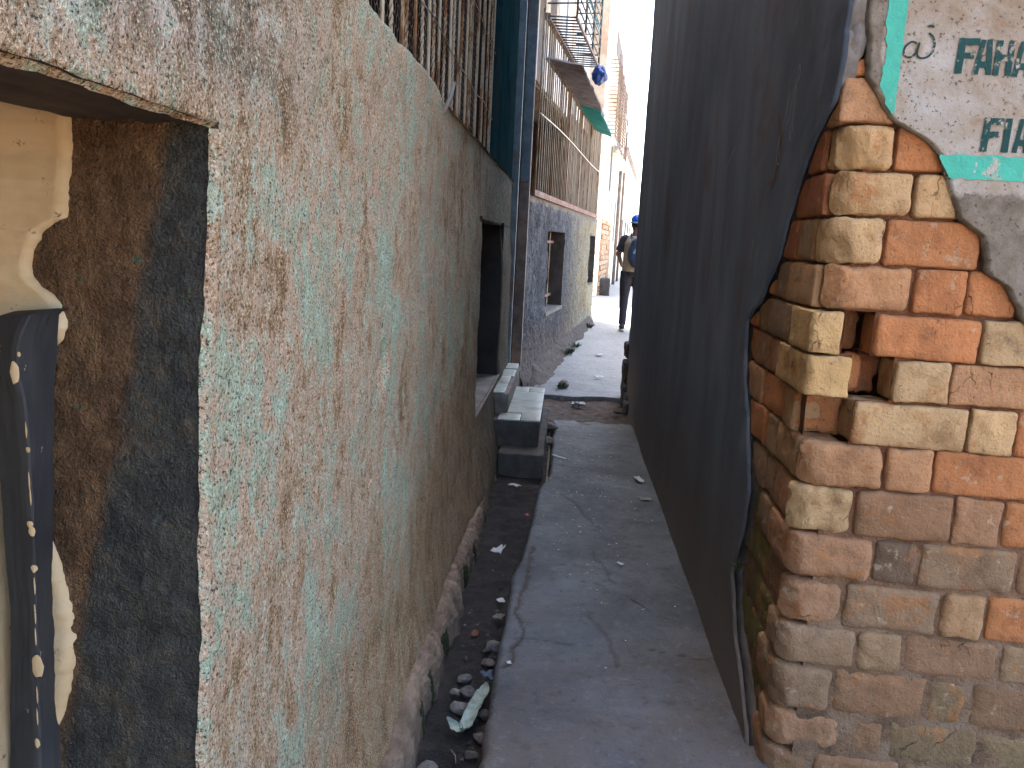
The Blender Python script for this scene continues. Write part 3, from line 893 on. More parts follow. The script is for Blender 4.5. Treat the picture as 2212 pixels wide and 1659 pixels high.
tiles_ = [(-.36, -.225, 4.798, 4.985), (-.221, -.100, 4.798, 5.005), (-.36, -.100, 5.009, 5.40), (-.36, -.100, 5.404, 5.745), (-.36, -.215, 5.749, 5.94), (-.211, -.100, 5.749, 5.94)]
for (x0, x1, y0, y1) in tiles_:
    mk("tile", *bevgrid_box(x0, x1, y0, y1, .257, .267, .0008, .002, (3, 5, 1)), TILE, blk)
up = mk("upper_step", *bevgrid_box(-.50, -.315, 5.0, 6.25, .2, .385, .004, .008), CEMENT, steps)
for (y0, y1) in [(5.0, 5.31), (5.315, 5.62), (5.625, 5.93), (5.98, 6.24)]:
    mk("tile", *bevgrid_box(-.48, -.322 - (.02 if y0 < 5.6 else 0), y0, y1, .387, .396, .0008, .002, (3, 5, 1)), TILE, up)

# ================================================================== RIGHT BRICK HOUSE
bh = thing("brick_house", (XR, YC, -.05), "corner house with broken plaster showing orange and cream bricks, right of the alley", "house")
def fw(s, dep, z):
    return (XR + FD.x * s, YC + FD.y * s + dep, z)
CO = dict(cream=(.60, .44, .25), yel=(.62, .43, .20), tan=(.42, .28, .165), org=(.54, .22, .09), red=(.36, .13, .065), pink=(.54, .31, .175), brn=(.25, .15, .095),
          gry=(.26, .195, .14), drk=(.10, .082, .07), moss=(.085, .125, .03), pbr=(.38, .22, .14), grn=(.22, .175, .105), gtan=(.35, .26, .17))
# (z top, z bottom, corner: (front length, side depth, colour) or None, front bricks, side bricks in depth along the alley)
Y = lambda v: v - YC
ROWS = [
 (1.794, 1.757, (.10, .16, 'org'), [], []),
 (1.752, 1.655, (.125, .19, 'pink'), [], []),
 (1.651, 1.552, (.128, .097, 'cream'), [(.136, .35, 'org')], [(2.064, 2.29, 'red')]),
 (1.547, 1.447, (.184, .05, 'cream'), [(.189, .32, 'cream')], [(2.018, 2.233, 'red'), (2.238, 2.34, 'red')]),
 (1.441, 1.335, (.133, .095, 'cream'), [(.139, .35, 'org'), (.355, .46, 'org')], [(2.064, 2.19, 'gtan'), (2.195, 2.40, 'red')]),
 (1.331, 1.228, (.212, .05, 'pink'), [(.218, .331, 'org'), (.336, .45, 'org'), (.455, .56, 'tan')], [(2.018, 2.25, 'tan'), (2.254, 2.39, 'gry'), (2.395, 2.55, 'org')]),
 (1.219, 1.117, (.067, .18, 'yel'), [(.144, .379, 'org'), (.384, .52, 'cream'), (.525, .75, 'tan')], [(2.148, 2.43, 'gry'), (2.434, 2.56, 'tan'), (2.565, 2.7, 'org')]),
 (1.112, 1.013, (.098, .28, 'yel'), [(.200, .325, 'cream'), (.330, .56, 'pink'), (.565, .68, 'org')], [(2.248, 2.384, 'pbr'), (2.389, 2.57, 'pbr'), (2.575, 2.75, 'org')]),
 (1.006, .898, None, [(.118, .381, 'cream'), (.386, .489, 'cream'), (.494, .72, 'org')], [(2.070, 2.162, 'tan'), (2.166, 2.417, 'org'), (2.421, 2.65, 'tan')]),
 (.898, .790, (.201, .05, 'pink'), [(.207, .314, 'pink'), (.320, .55, 'org'), (.555, .76, 'pink')], [(2.018, 2.21, 'tan'), (2.215, 2.324, 'gtan'), (2.33, 2.6, 'org')]),
 (.785, .666, (.144, .06, 'cream'), [(.150, .376, 'brn'), (.382, .492, 'pbr'), (.498, .73, 'org')], [(2.028, 2.20, 'pbr'), (2.205, 2.30, 'gry'), (2.305, 2.5, 'gry')]),
 (.661, .547, (.204, .235, 'pbr'), [(.209, .312, 'drk'), (.318, .543, 'gry'), (.549, .77, 'brn')], [(2.205, 2.34, 'gry'), (2.345, 2.55, 'moss')]),
 (.538, .420, (.145, .07, 'pbr'), [(.151, .378, 'gry'), (.384, .487, 'tan'), (.493, .74, 'org')], [(2.04, 2.19, 'brn'), (2.195, 2.4, 'moss'), (2.405, 2.6, 'moss')]),
 (.414, .309, (.192, .13, 'gry'), [(.199, .307, 'gtan'), (.313, .538, 'brn'), (.545, .78, 'gtan')], [(2.10, 2.336, 'moss'), (2.34, 2.6, 'moss')]),
 (.303, .180, (.146, .2, 'gry'), [(.152, .378, 'brn'), (.384, .484, 'grn'), (.490, .73, 'brn')], [(2.17, 2.33, 'moss'), (2.335, 2.5, 'moss')]),
 (.174, .066, (.184, .12, 'pbr'), [(.191, .298, 'brn'), (.304, .52, 'grn'), (.526, .74, 'grn')], [(2.09, 2.26, 'moss'), (2.265, 2.5, 'moss')]),
 (.060, -.04, (.12, .2, 'brn'), [(.126, .34, 'brn'), (.346, .56, 'grn'), (.566, .78, 'brn')], [(2.17, 2.4, 'moss')]),
]
def fstart(z):   # left edge of the surviving front plaster
    base = interp(z, [-1, .2, .8, 1.201, 1.227, 1.30, 1.329, 1.412, 1.452, 1.523, 1.574, 1.623, 1.661, 1.755, 1.83, 1.918, 2.3, 5],
                  [1.05, 1.02, .76, .475, .454, .413, .363, .341, .280, .255, .233, .186, .110, .046, .036, .028, .03, .03])
    return base + .006 * fb(0, 0, z, 14) + .004 * fb(3, 0, z, 50)
def sstart(z):   # near edge (Y) of the surviving alley plaster
    base = interp(z, [-.1, .011, .124, .18, .331, .495, .639, .717, .842, 1.032, 1.136, 1.207, 1.335, 1.484, 1.593, 1.651, 1.699, 1.787, 1.91, 5],
                  [2.02, 2.067, 2.237, 2.328, 2.468, 2.407, 2.377, 2.412, 2.501, 2.62, 2.634, 2.478, 2.319, 2.239, 2.137, 2.067, 1.975, 1.952, 1.936, 1.94])
    return base + .008 * fb(0, 0, z, 12) + .005 * fb(3, 0, z, 45)

random.seed(21)
def brick(s0, s1, d0, d1, z0, z1, col, r=.010, amp=.004, rot=0.0, n=(6, 5, 4), dz=0.0, ch=0.0):
    h = ((s1 - s0) / 2, (d1 - d0) / 2, (z1 - z0) / 2)
    Vb, Fb = rbox(h, r, amp, n, random.random() * 90)
    cs, cd, cz = (s0 + s1) / 2, (d0 + d1) / 2, (z0 + z1) / 2 + dz
    o = []
    cr_, sr_ = math.cos(rot), math.sin(rot)
    sd = random.random() * 40
    for v in Vb:
        if ch:
            tz = (v.z + h[2]) / (2 * h[2])
            q = ch * (1.15 - .45 * tz + .35 * mn.noise((v.z * 30 + sd, v.x * 14, v.y * 14)))
            e = q - ((v.x + h[0]) + (v.y + h[1]))
            if e > 0:
                v = Vector((v.x + e * .42, v.y + e * .42, v.z))
        o.append(fw(cs + v.x * cr_ - v.z * sr_, cd + v.y, cz + v.x * sr_ + v.z * cr_))
    k = random.uniform(.88, 1.12); cc = CO[col]
    t = random.uniform(-.04, .04)
    mk("brick", o, Fb, BRICK, bh, color=(cc[0] * k * (1 + t), cc[1] * k, cc[2] * k * (1 - t)))
for ri, (zt, zb, cor, fr_, sd_) in enumerate(ROWS):
    zm = (zt + zb) / 2
    low = max(0, min(1, (1.0 - zm) / .7))
    if cor:
        a, b, col = cor
        rr = .016 if 2 <= ri <= 5 or ri >= 9 else .009
        if ri in (6, 7): rr = .007
        j = random.uniform(-.006, .006) - (.010 if ri in (6, 7, 8) else 0) + (.012 if ri in (2, 3, 4, 5) else 0)
        brick(j, a, random.uniform(-.008, .004), b, zb, zt, col, rr + .008 * low, (.006 if ri < 13 else .0035) if rr > .015 else .003, random.uniform(-.014, .014), (12, 10, 7), 0.0, {2: .058, 3: .045, 4: .058, 5: .042, 6: .012, 7: .012}.get(ri, .036 if ri > 8 else .0))
    for (a, b, col) in fr_:
        if a > min(fstart(zt), fstart(zb), fstart(zm)) + .01: continue
        pro = random.uniform(-.007, .005)
        if ri == 7 and a < .25: pro = -.004
        brick(a, b, pro, .11, zb, zt, col, .007 + .007 * low + random.uniform(0, .005), .0038 + .002 * low, random.uniform(-.016, .016), (9, 3, 6))
    # fill further right where the plaster is gone
    if zm < 1.15:
        x = max([b for a, b, c_ in fr_] + [.2]) + .006
        t = ri % 2
        while x < fstart(zm) + .02:
            w = .225 if t else .11
            brick(x, x + w, random.uniform(-.007, .005), .11, zb, zt, random.choice(['org', 'pink', 'tan'] if zm > .6 else ['brn', 'gry', 'pbr', 'gtan']), .012 + .008 * low, .005, random.uniform(-.01, .01), (7, 3, 4))
            x += w + .007; t = 1 - t
    for (a, b, col) in sd_:
        brick(.004 + random.uniform(-.004, .008) + .012 * low, .11, Y(a), Y(b), zb + random.uniform(-.003, .003), zt, col, .011 + .012 * low, .005, 0, (3, 7, 4))
# the broken-out bricks: a stump set deep in the hole, splintered backs
brick(.096, .150, .085, .15, 1.014, 1.108, 'org', .016, .012, 0, (5, 5, 6))
brick(.012, .122, .108, .16, .900, 1.008, 'org', .012, .014, .03, (8, 3, 7))
brick(.060, .150, .150, .19, 1.112, 1.222, 'org', .012, .014, .0, (6, 3, 6))
brick(.148, .205, .13, .18, 1.010, 1.114, 'red', .012, .014, .0, (5, 3, 6))
# mortar beds set back between the bricks
parts_m = []
random.seed(8)
def mort(s0, s1, d, z0, z1):
    n1 = max(2, int((s1 - s0) / .02)); n2 = max(2, int((z1 - z0) / .02))
    return grid(lin(s0, s1, n1), lin(z0, z1, n2), lambda u, z: fw(u, d + .004 * fb(u, 0, z, 22) + .003 * fb(u, 3, z, 60), z))
def mdep(z): return interp(z, [0, .4, .9, 1.3], [.004, .008, .013, .017])
zz_hole = [(1.224, 1.9, None), (1.119, 1.224, (.069, .141)), (1.009, 1.119, (.100, .197)), (.895, 1.009, (-.1, .116)), (-.1, .895, None)]
for (z0, z1, hole) in zz_hole:
    nrow = max(1, int((z1 - z0) / .1))
    for q in range(nrow):
        a, b = z0 + (z1 - z0) * q / nrow, z0 + (z1 - z0) * (q + 1) / nrow
        d = mdep((a + b) / 2)
        if hole is None: parts_m.append(mort(.07, 1.3, d, a, b))
        else:
            if hole[0] > .08: parts_m.append(mort(.07, hole[0], d, a, b))
            parts_m.append(mort(hole[1], 1.3, d, a, b))
# alley-side mortar
parts_m.append(grid(lin(YC + .075, 3.2, 50), lin(-.1, .893, 40), lambda v, z: (XR + .022 + .004 * fb(0, v, z, 20), v, z)))
parts_m.append(grid(lin(2.03, 3.2, 50), lin(.893, 1.01, 6), lambda v, z: (XR + .022 + .004 * fb(0, v, z, 20), v, z)))
parts_m.append(grid(lin(YC + .075, 3.2, 50), lin(1.01, 1.95, 40), lambda v, z: (XR + .018 + .004 * fb(0, v, z, 20), v, z)))
for (za, zb_) in ((-.1, .893), (1.119, 1.95)):
    parts_m.append(grid(lin(0, 1, 8), lin(za, zb_, 50), lambda u, z: fw(.020 + .055 * u + .003 * fb(u, 0, z, 25), .080 - .062 * u + .003 * fb(u, 4, z, 25), z)))
mk("mortar", *join(*parts_m), MORTAR, bh)
# deep core of the wall (seen only at the back of the hole)
def core():
    o = fw(.03, .26, -.1)
    return obox(o, (3.2, -KF * 3.2, 0), (0, .2, 0), (0, 0, 4.6))
mk("wall_core", *core(), MORTAR, bh, smooth=False)
mk("alley_wall_core", *box(XR + .03, XR + .25, YC + .32, 7.0, -.1, 4.5), MORTAR, bh, smooth=False)

# alley-side plaster, dark and smooth, with a broken near edge
zs = lin(-.06, 2.0, 250) + lin(2.0, 4.5, 40)[1:]
def fside(u, z):
    y0 = sstart(z)
    y = y0 + (7.03 - y0) * (u ** 1.8)
    x = XR - .014 + .004 * fb(0, y, z, .9) + .0015 * fb(0, y, z, 5)
    e = (y - y0) / .012
    if e < 1: x += .010 * (1 - e) ** 2
    x -= .012 * max(0, (.25 - z) / .25) ** 2
    x += .004 * max(0, 1 - (y - y0) / .25) * fb(0, y, z, 9)
    return (x, y, z)
V, F = grid(lin(0, 1, 150), zs, fside)
n = 151; k0 = len(V)
for j in range(len(zs)):
    x, y, z = V[j * n]; V.append((x + .030, y + .004 + .006 * fb(1, 1, z, 25), z))
nf0 = len(F)
for j in range(len(zs) - 1): F.append((j * n, k0 + j, k0 + j + 1, (j + 1) * n))
nf1 = len(F)
k1 = len(V)
for j in range(len(zs)):
    x, y, z = V[j * n + n - 1]; V.append((x + .24, y + .0, z))
for j in range(len(zs) - 1): F.append((j * n + n - 1, (j + 1) * n + n - 1, k1 + j + 1, k1 + j))
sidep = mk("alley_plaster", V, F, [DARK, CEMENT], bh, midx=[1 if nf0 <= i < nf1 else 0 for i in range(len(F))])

# front plaster with the painted panel
zs = lin(-.06, 2.0, 260) + lin(2.0, 4.5, 30)[1:]
def ffront(u, z):
    s0 = fstart(z)
    s = s0 + (3.2 - s0) * (u ** 2.2)
    d = -.020 + .003 * fb(s, 0, z, 3)
    e = (s - s0) / .010
    if e < 1: d += .012 * (1 - e) ** 2
    return fw(s, d, z)
V, F = grid(lin(0, 1, 110), zs, ffront)
n = 111; k0 = len(V)
for j in range(len(zs)):
    x, y, z = V[j * n]; V.append((x + .004 + .004 * fb(1, 2, z, 25), y + .026, z))
for j in range(len(zs) - 1): F.append((j * n, (j + 1) * n, k0 + j + 1, k0 + j))
frontp = mk("front_plaster", V, F, [PLASTER, CEMENT], bh, midx=rim_idx(len(F), len(zs) - 1))

def on_front(s, z, lift=.0022): 
    return fw(s, -.020 + .003 * fb(s, 0, z, 3) - lift, z)
def patch_front(name, outline_pairs, mat, parent, lift=.0022, nu=10):
    """strip between left (s,z) and right (s,z) points row by row"""
    V = []; n = nu + 1
    for (a, b) in outline_pairs:
        for i in range(n):
            u = i / nu
            V.append(on_front(a[0] + (b[0] - a[0]) * u, a[1] + (b[1] - a[1]) * u, lift))
    m = len(outline_pairs)
    F = [(j * n + i, j * n + i + 1, (j + 1) * n + i + 1, (j + 1) * n + i) for j in range(m - 1) for i in range(nu)]
    return mk(name, V, F, mat, parent)
rows_ = []
for z in lin(1.672, 2.6, 130):
    a = interp(z, [1.672, 1.706, 1.731, 1.791, 1.918, 2.6], [.100, .090, .072, .079, .066, .05]) + .006 * fb(0, 5, z, 25) + .003 * fb(0, 2, z, 80)
    b = interp(z, [1.672, 1.70, 1.792, 1.919, 2.6], [.112, .112, .112, .112, .11]) + .003 * fb(0, 8, z, 30)
    if a < fstart(z) + .004: a = fstart(z) + .004
    rows_.append(((a, z), (max(b, a + .001), z)))
patch_front("painted_stripe", rows_, TURQ, frontp, .0018)
rows_ = []
for s in lin(.222, 1.6, 160):
    t = interp(s, [.222, .25, .30, 1.6], [1.580, 1.538, 1.536, 1.533]) + .006 * fb(s, 5, 0, 30)
    tp = 1.5885 + .005 * fb(s, 9, 0, 28)
    rows_.append(((s, max(t, 1.53)), (s, tp)))
patch_front("painted_stripe", rows_, TURQ, frontp, .0018, 8)

# stencil letters: strokes in a unit cell (0..1 across, 0..1 up), slightly bowed by the stencil
GLYPH = {
 'F': [[(0, 0), (.34, 0), (.34, 1), (0, 1)], [(.34, .80), (1, .80), (.97, 1), (.34, 1)], [(.34, .42), (.80, .42), (.80, .60), (.34, .60)]],
 'A': [[(0, 0), (.30, 0), (.47, .98), (.24, 1)], [(.70, 0), (1, 0), (.80, 1), (.53, .98)], [(.30, .20), (.70, .20), (.66, .38), (.34, .38)]],
 'H': [[(0, 0), (.33, 0), (.33, 1), (0, 1)], [(.67, 0), (1, 0), (1, 1), (.67, 1)], [(.33, .42), (.67, .42), (.67, .60), (.33, .60)]],
 'S': [[(.0, .02), (1, .0), (1, .20), (0, .22)], [(.68, .20), (1, .20), (1, .56), (.68, .56)], [(0, .42), (1, .42), (1, .60), (0, .60)], [(0, .60), (.32, .60), (.32, .82), (0, .82)], [(0, .80), (1, .80), (1, 1), (0, 1)]],
 'I': [[(0, 0), (1, 0), (1, 1), (0, 1)]],
}
def letter(ch, s0, z0, w, h, shear=.03):
    parts = []
    for q in GLYPH[ch]:
        (x0, y0), (x1, y1), (x2, y2), (x3, y3) = q
        def f(u, v):
            xa, ya = x0 + (x1 - x0) * u, y0 + (y1 - y0) * u
            xb, yb = x3 + (x2 - x3) * u, y3 + (y2 - y3) * u
            gx, gy = xa + (xb - xa) * v, ya + (yb - ya) * v
            s = s0 + gx * w + shear * w * gy + .0015 * nz(gx * 3 + s0 * 40, gy * 3, 0, 1.7)
            z = z0 + gy * h + .0015 * nz(gx * 3, gy * 3 + s0 * 30, 4, 1.7)
            return on_front(s, z, .0026)
        parts.append(grid(lin(0, 1, 4), lin(0, 1, 5), f))
    mk("letter", *join(*parts), STENCIL, frontp)
for ch, s0, w in [('F', .228, .044), ('A', .265, .040), ('H', .307, .038), ('A', .347, .038), ('S', .388, .036)]:
    letter(ch, s0, 1.762 - (s0 - .228) * .04, w, .074)
for ch, s0, w in [('F', .305, .042), ('I', .350, .014), ('A', .372, .034)]:
    letter(ch, s0, 1.597, w, .073)
def ribbon(pts, w, f, name, mat, parent):
    V, F = [], []
    for i, (a, b) in enumerate(pts):
        p, q = pts[max(i - 1, 0)], pts[min(i + 1, len(pts) - 1)]
        tx, tz = q[0] - p[0], q[1] - p[1]; l = math.hypot(tx, tz) or 1
        nx, nz_ = -tz / l * w / 2, tx / l * w / 2
        V += [f(a + nx, b + nz_), f(a - nx, b - nz_)]
    F = [(2 * i, 2 * i + 1, 2 * i + 3, 2 * i + 2) for i in range(len(pts) - 1)]
    mk(name, V, F, mat, parent)
def curve(ctrl, n=12):
    out = []
    P = [ctrl[0]] + list(ctrl) + [ctrl[-1]]
    for i in range(1, len(P) - 2):
        for k in range(n):
            t = k / n
            out.append(tuple(.5 * ((2 * P[i][a]) + (-P[i-1][a] + P[i+1][a]) * t + (2*P[i-1][a] - 5*P[i][a] + 4*P[i+1][a] - P[i+2][a]) * t*t + (-P[i-1][a] + 3*P[i][a] - 3*P[i+1][a] + P[i+2][a]) * t**3) for a in (0, 1)))
    out.append(tuple(ctrl[-1]))
    return out
ribbon(curve([(.141, 1.823), (.130, 1.826), (.119, 1.818), (.115, 1.806), (.120, 1.796), (.130, 1.793), (.140, 1.801), (.145, 1.815), (.146, 1.824), (.143, 1.81), (.146, 1.796), (.156, 1.792), (.168, 1.796), (.177, 1.808), (.178, 1.825), (.172, 1.838), (.163, 1.845)]), .0042, lambda a, b: on_front(a, b, .0026), "ink_scribble", INKLINE, frontp)
ribbon(curve([(.160, 1.858), (.166, 1.860), (.173, 1.857)]), .005, lambda a, b: on_front(a, b, .0026), "ink_scribble", INKLINE, frontp)

# lump of cement squeezed out of the crack at the corner
def flump(u, z):
    a = u * math.pi
    top = interp(z, [1.79, 1.80, 1.83, 1.86, 1.90, 2.2, 3.0, 4.5], [.002, .010, .016, .010, .005, .007, .01, .01])
    r = top * (1 + .5 * fb(u, 0, z, 9)) + .012
    return (XR + .020 - math.cos(a) * r * 1.0 - .004, YC + .012 - math.sin(a) * r * .9 - KF * .02 - .006, z)
V, F = grid(lin(0, 1, 14), lin(1.79, 2.2, 90) + lin(2.2, 4.5, 30)[1:], flump)
mk("corner_cement", V, F, CEMENT, bh)
# chalk scrawl and scrapes on the dark plaster
def on_side(y, z, lift=.003):
    x = XR - .014 + .004 * fb(0, y, z, .9) + .0015 * fb(0, y, z, 5)
    return (x - lift, y, z)
ch_pts = curve([(2.43, 1.655), (2.405, 1.625), (2.40, 1.60), (2.425, 1.61), (2.44, 1.64), (2.425, 1.67), (2.40, 1.70), (2.375, 1.755), (2.365, 1.79), (2.37, 1.75), (2.37, 1.71), (2.36, 1.69), (2.33, 1.75), (2.30, 1.82), (2.285, 1.845), (2.275, 1.82), (2.295, 1.80), (2.30, 1.77), (2.30, 1.71), (2.315, 1.675), (2.305, 1.655), (2.29, 1.68), (2.30, 1.70)])
ribbon(ch_pts, .0045, on_side, "chalk_scrawl", CHALK, sidep)
ribbon(curve([(2.46, 1.74), (2.44, 1.70), (2.41, 1.66), (2.42, 1.60), (2.46, 1.56), (2.50, 1.55)]), .018, lambda a, b: on_side(a, b, .002), "scrape_mark", SCRAPE, sidep)
for (a, b, c_, d) in [(3.05, 1.72, 3.2, 1.66), (3.3, 1.55, 3.33, 1.2), (3.16, 1.52, 3.2, 1.15), (4.6, 1.5, 4.7, 1.2), (2.62, 1.4, 2.63, 1.3), (5.2, 1.3, 5.25, 1.1), (2.55, 1.38, 2.56, 1.27)]:
    ribbon(curve([(a, b), ((a + c_) / 2 + .01, (b + d) / 2), (c_, d)]), .006, on_side, "scratch", CHALK, sidep)
# rest of the house
mk("roof", *obox((XR - .15, YC - .3, 4.5), (5, -KF * 5, 0), (0, 5.4, 0), (0, 0, .12)), ZINC, bh, smooth=False)
mk("far_wall", *box(XR + .0, 5.0, 7.0, 7.03, -.05, 4.5), CEMENT, bh, smooth=False)
# stone foot at the far end of the dark wall
random.seed(31)
for i, (y, z0, h) in enumerate([(6.58, -.03, .11), (6.72, -.03, .15), (6.90, -.02, .20), (7.06, .02, .26), (6.98, .2, .17), (7.05, .38, .14)]):
    V, F = rbox((.05, .11, h / 2), .03, .014, (4, 5, 4), random.random() * 90)
    mk("foot_stone", [(v.x + XR - .002 + .01 * (i % 2), v.y + y, v.z + z0 + h / 2) for v in V], F, CEMDK, bh)

# ================================================================== SECOND LEFT HOUSE
gx0, gy0 = -.352, 7.359
dvx, dvy = .134, .991
def g2(s, off, z): return (gx0 + dvx * s + dvy * off, gy0 + dvy * s - dvx * off, z)
gh = thing("grey_house", g2(3, -1.5, -.05), "rough blue grey rendered house with long barred upper front, farther along on the left", "house")
W2 = (1.17, 2.40, .60, 1.47); N3 = (5.25, 6.02, .74, 1.48)
def f2(s, z):
    off = .014 * fb(s, 0, z, 2.5) + .012 * fb(s, 4, z, 16) + .006 * fb(s, 8, z, 45) + .07 * math.exp(-((z - .02) / .16) ** 2)
    if s > 6.1: off -= .05 * ((s - 6.1) / .15) ** 2
    if z > 1.68: off -= .04 * ((z - 1.68) / .08) ** 2
    return g2(s, off, z)
ss = lin(-.22, 1.17, 90) + lin(1.17, 2.40, 70)[1:] + lin(2.40, 5.25, 130)[1:] + lin(5.25, 6.02, 36)[1:] + lin(6.02, 6.25, 14)[1:]
zs = lin(-.05, .60, 40) + lin(.60, .74, 8)[1:] + lin(.74, 1.47, 46)[1:] + [1.48] + lin(1.48, 1.76, 20)[1:]
V = [f2(s, z) for z in zs for s in ss]; n = len(ss)
F = []
for j in range(len(zs) - 1):
    for i in range(n - 1):
        sm, zm = (ss[i] + ss[i + 1]) / 2, (zs[j] + zs[j + 1]) / 2
        if W2[0] < sm < W2[1] and W2[2] < zm < W2[3]: continue
        if N3[0] < sm < N3[1] and N3[2] < zm < N3[3]: continue
        F.append((j * n + i, j * n + i + 1, (j + 1) * n + i + 1, (j + 1) * n + i))
mk("wall", V, F, ROUGH, gh)
def o2(s0, s1, a, b, z0, z1):
    return obox(g2(s0, a, z0), Vector(g2(s1, a, z0)) - Vector(g2(s0, a, z0)), Vector(g2(s0, b, z0)) - Vector(g2(s0, a, z0)), (0, 0, z1 - z0))
mk("wall_top", *o2(-.2, 6.2, -.3, .0, 1.70, 1.755), CEMENT, gh, smooth=False)
mk("end_wall", *o2(6.18, 6.22, -3, -.02, -.05, 6.9), BEIGE, gh, smooth=False)
def fbank(s, v):
    w = .20 + .05 * fb(s, 0, 2, 1.5) - .02 * s
    off = .03 + w * v
    return g2(s, off, zpath(gy0 + dvy * s) + min(1, max(0, (s + .1) / .5)) * (.13 + .03 * fb(s, 3, 1, 2)) * (1 - v) ** 1.2 - .01 + .012 * fb(s, v, 1, 6) + .008 * fb(s, v * 3, 4, 18))
V, F = grid(lin(-.1, 5.6, 150), lin(0, 1, 16), fbank)
mk("earth_bank", V, F, DIRT, kind="structure")
# window with two upright bars
wn = mk("window", *join(o2(W2[0] - .02, W2[1] + .02, -.32, -.30, .58, 1.5)), DARKIN, gh, smooth=False)
mk("reveal", *join(o2(W2[1], W2[1] + .03, -.30, -.0, .58, 1.5), o2(W2[0] - .03, W2[0], -.30, -.01, .58, 1.5), o2(W2[0], W2[1], -.30, -.01, 1.47, 1.5)), CEMDK, wn, smooth=False)
mk("sill", *o2(W2[0] - .01, W2[1] + .01, -.30, .015, .57, .607), CEMENT, wn, smooth=False)
WB = bar_mesh("window_bar", .87, .010, 0, 6, 2, BARS)
for s in (1.42, 1.66, 1.9, 2.14):
    put("window_bar", WB, g2(s, -.14, .605), wn)
for z in (.72, 1.34):
    mk("window_rail", *o2(1.18, 2.39, -.155, -.13, z, z + .03), RUST, wn, smooth=False)
nc = mk("niche", *join(o2(N3[0] - .02, N3[1] + .02, -.12, -.10, .7, 1.5), o2(N3[1], N3[1] + .02, -.10, 0, .72, 1.5), o2(N3[0] - .02, N3[0], -.1, 0, .72, 1.5), o2(N3[0], N3[1], -.1, 0, 1.48, 1.5), o2(N3[0], N3[1], -.1, 0.005, .715, .74)), CEMDK, gh, smooth=False)

# long barred front
g2r = mk("window_grille", *join(o2(.02, 5.75, .005, .035, 1.758, 1.81)), RUST, gh, smooth=False)
mk("middle_rail", *tube([g2(s, .042, 2.47 + .02 * math.sin(s)) for s in lin(.05, 5.6, 30)], .007, 5), PALEW, g2r)
GB = bar_mesh("long_bar", 1.55, .0058, 0, 6, 2)
random.seed(14)
s = .07; i = 0
while s < 5.72:
    put("bar", GB, g2(s, .025, 1.80), g2r, rot=(random.uniform(-.004, .004), random.uniform(-.004, .004), random.random() * 6))
    s += random.uniform(.112, .128)
for s in (2.05, 3.2, 4.35):
    mk("grille_post", *o2(s, s + .045, -.005, .03, 1.80, 3.3), RUST, g2r, smooth=False)
mk("upper_rail", *o2(.25, 5.75, .0, .05, 3.31, 3.36), RUSTST, g2r, smooth=False)
# boards behind the bars
random.seed(4)
s = -.1
while s < 6.1:
    w = random.uniform(.16, .24)
    bw = mk("wall_board", *o2(s, s + w - .008, -.30, -.28 + random.uniform(0, .012), 3.02, 6.9), [PALEW, BEIGE, PALEW, CEMENT][random.randrange(4)] if s < 4.5 else PALEW, gh, smooth=False)
    s += w
mk("backing", *join(o2(-.2, 4.0, -.85, -.80, 1.7, 3.1), o2(4.0, 6.2, -.30, -.25, 1.7, 3.1), o2(-.2, 6.2, -.8, -.30, 2.98, 3.02)), m_simple('dim_brown_room', (.13, .10, .075), .9, .4, 3, .2, .003, dirt=(.24, .20, .15)), gh, smooth=False)
mk("side_return", *o2(-.24, -.2, -3.0, -.02, -.05, 6.9), CEMENT, gh, smooth=False)
mk("body_wall", *o2(-.2, 6.2, -3.1, -3.0, -.05, 6.9), BEIGE, gh, smooth=False)
mk("roof", *o2(-.3, 6.3, -3.1, .02, 6.9, 7.0), ZINC, gh, smooth=False)
# corrugated awnings over the barred front
def awning(s0, s1, mat, name, zi=3.06, zo=2.80, w=.40, amp=.022, pitch=.11, slope=0.0):
    V = []; us_ = lin(s0, s1, int((s1 - s0) / pitch * 6)); vs_ = lin(0, 1, 6)
    for v in vs_:
        for s in us_:
            z = zi + (zo - zi) * v + amp * math.sin(2 * math.pi * s / pitch) + .008 * nz(s, v, 1, 3) + slope * (s - s0)
            w2 = w * (1 - .05 * (s - .5))
            V.append(g2(s, -.02 + w2 * v + .012 * nz(s, 0, 5, 4) * v, z))
    n = len(us_); F = [(j * n + i, j * n + i + 1, (j + 1) * n + i + 1, (j + 1) * n + i) for j in range(6) for i in range(n - 1)]
    return mk(name, V, F, mat, gh)
awning(.50, 2.95, ZINC, "awning_sheet", 3.04, 2.97, .35)
awning(2.88, 4.95, TEALSH, "awning_sheet", 3.02, 2.92, .35)
awning(.9, 3.0, TEALSH, "upper_awning_sheet", 4.4, 3.9, .24)
# projecting cage of thin bars on the upper floor
cage = mk("bar_cage", *join(o2(.2, 2.25, .28, .30, 3.30, 3.325), o2(.2, 2.25, .28, .30, 4.75, 4.775)), RUSTST, gh, smooth=False)
def rod(a, b, r=.008): return tube([a, b], r, 5)
for i in range(14):
    z = 3.42 + i * .10
    mk("cage_rung", *rod(g2(.2, .29, z), g2(2.25, .29, z)), STEELG, cage)
for i in range(20):
    s = .22 + i * .105
    mk("cage_cross_bar", *rod(g2(s, .03, 3.325), g2(s, .30, 3.31)), STEELG, cage)
for s in (.25, .9, 1.55, 2.22):
    mk("cage_upright", *rod(g2(s, .29, 3.30), g2(s, .29, 4.78), .012), STEELG, cage)
for i in range(13):
    z = 3.44 + i * .11
    mk("cage_end_bar", *rod(g2(2.22, .02, z), g2(2.22, .29, z)), STEELG, cage)
    mk("cage_end_bar", *rod(g2(.25, .02, z), g2(.25, .29, z)), STEELG, cage)

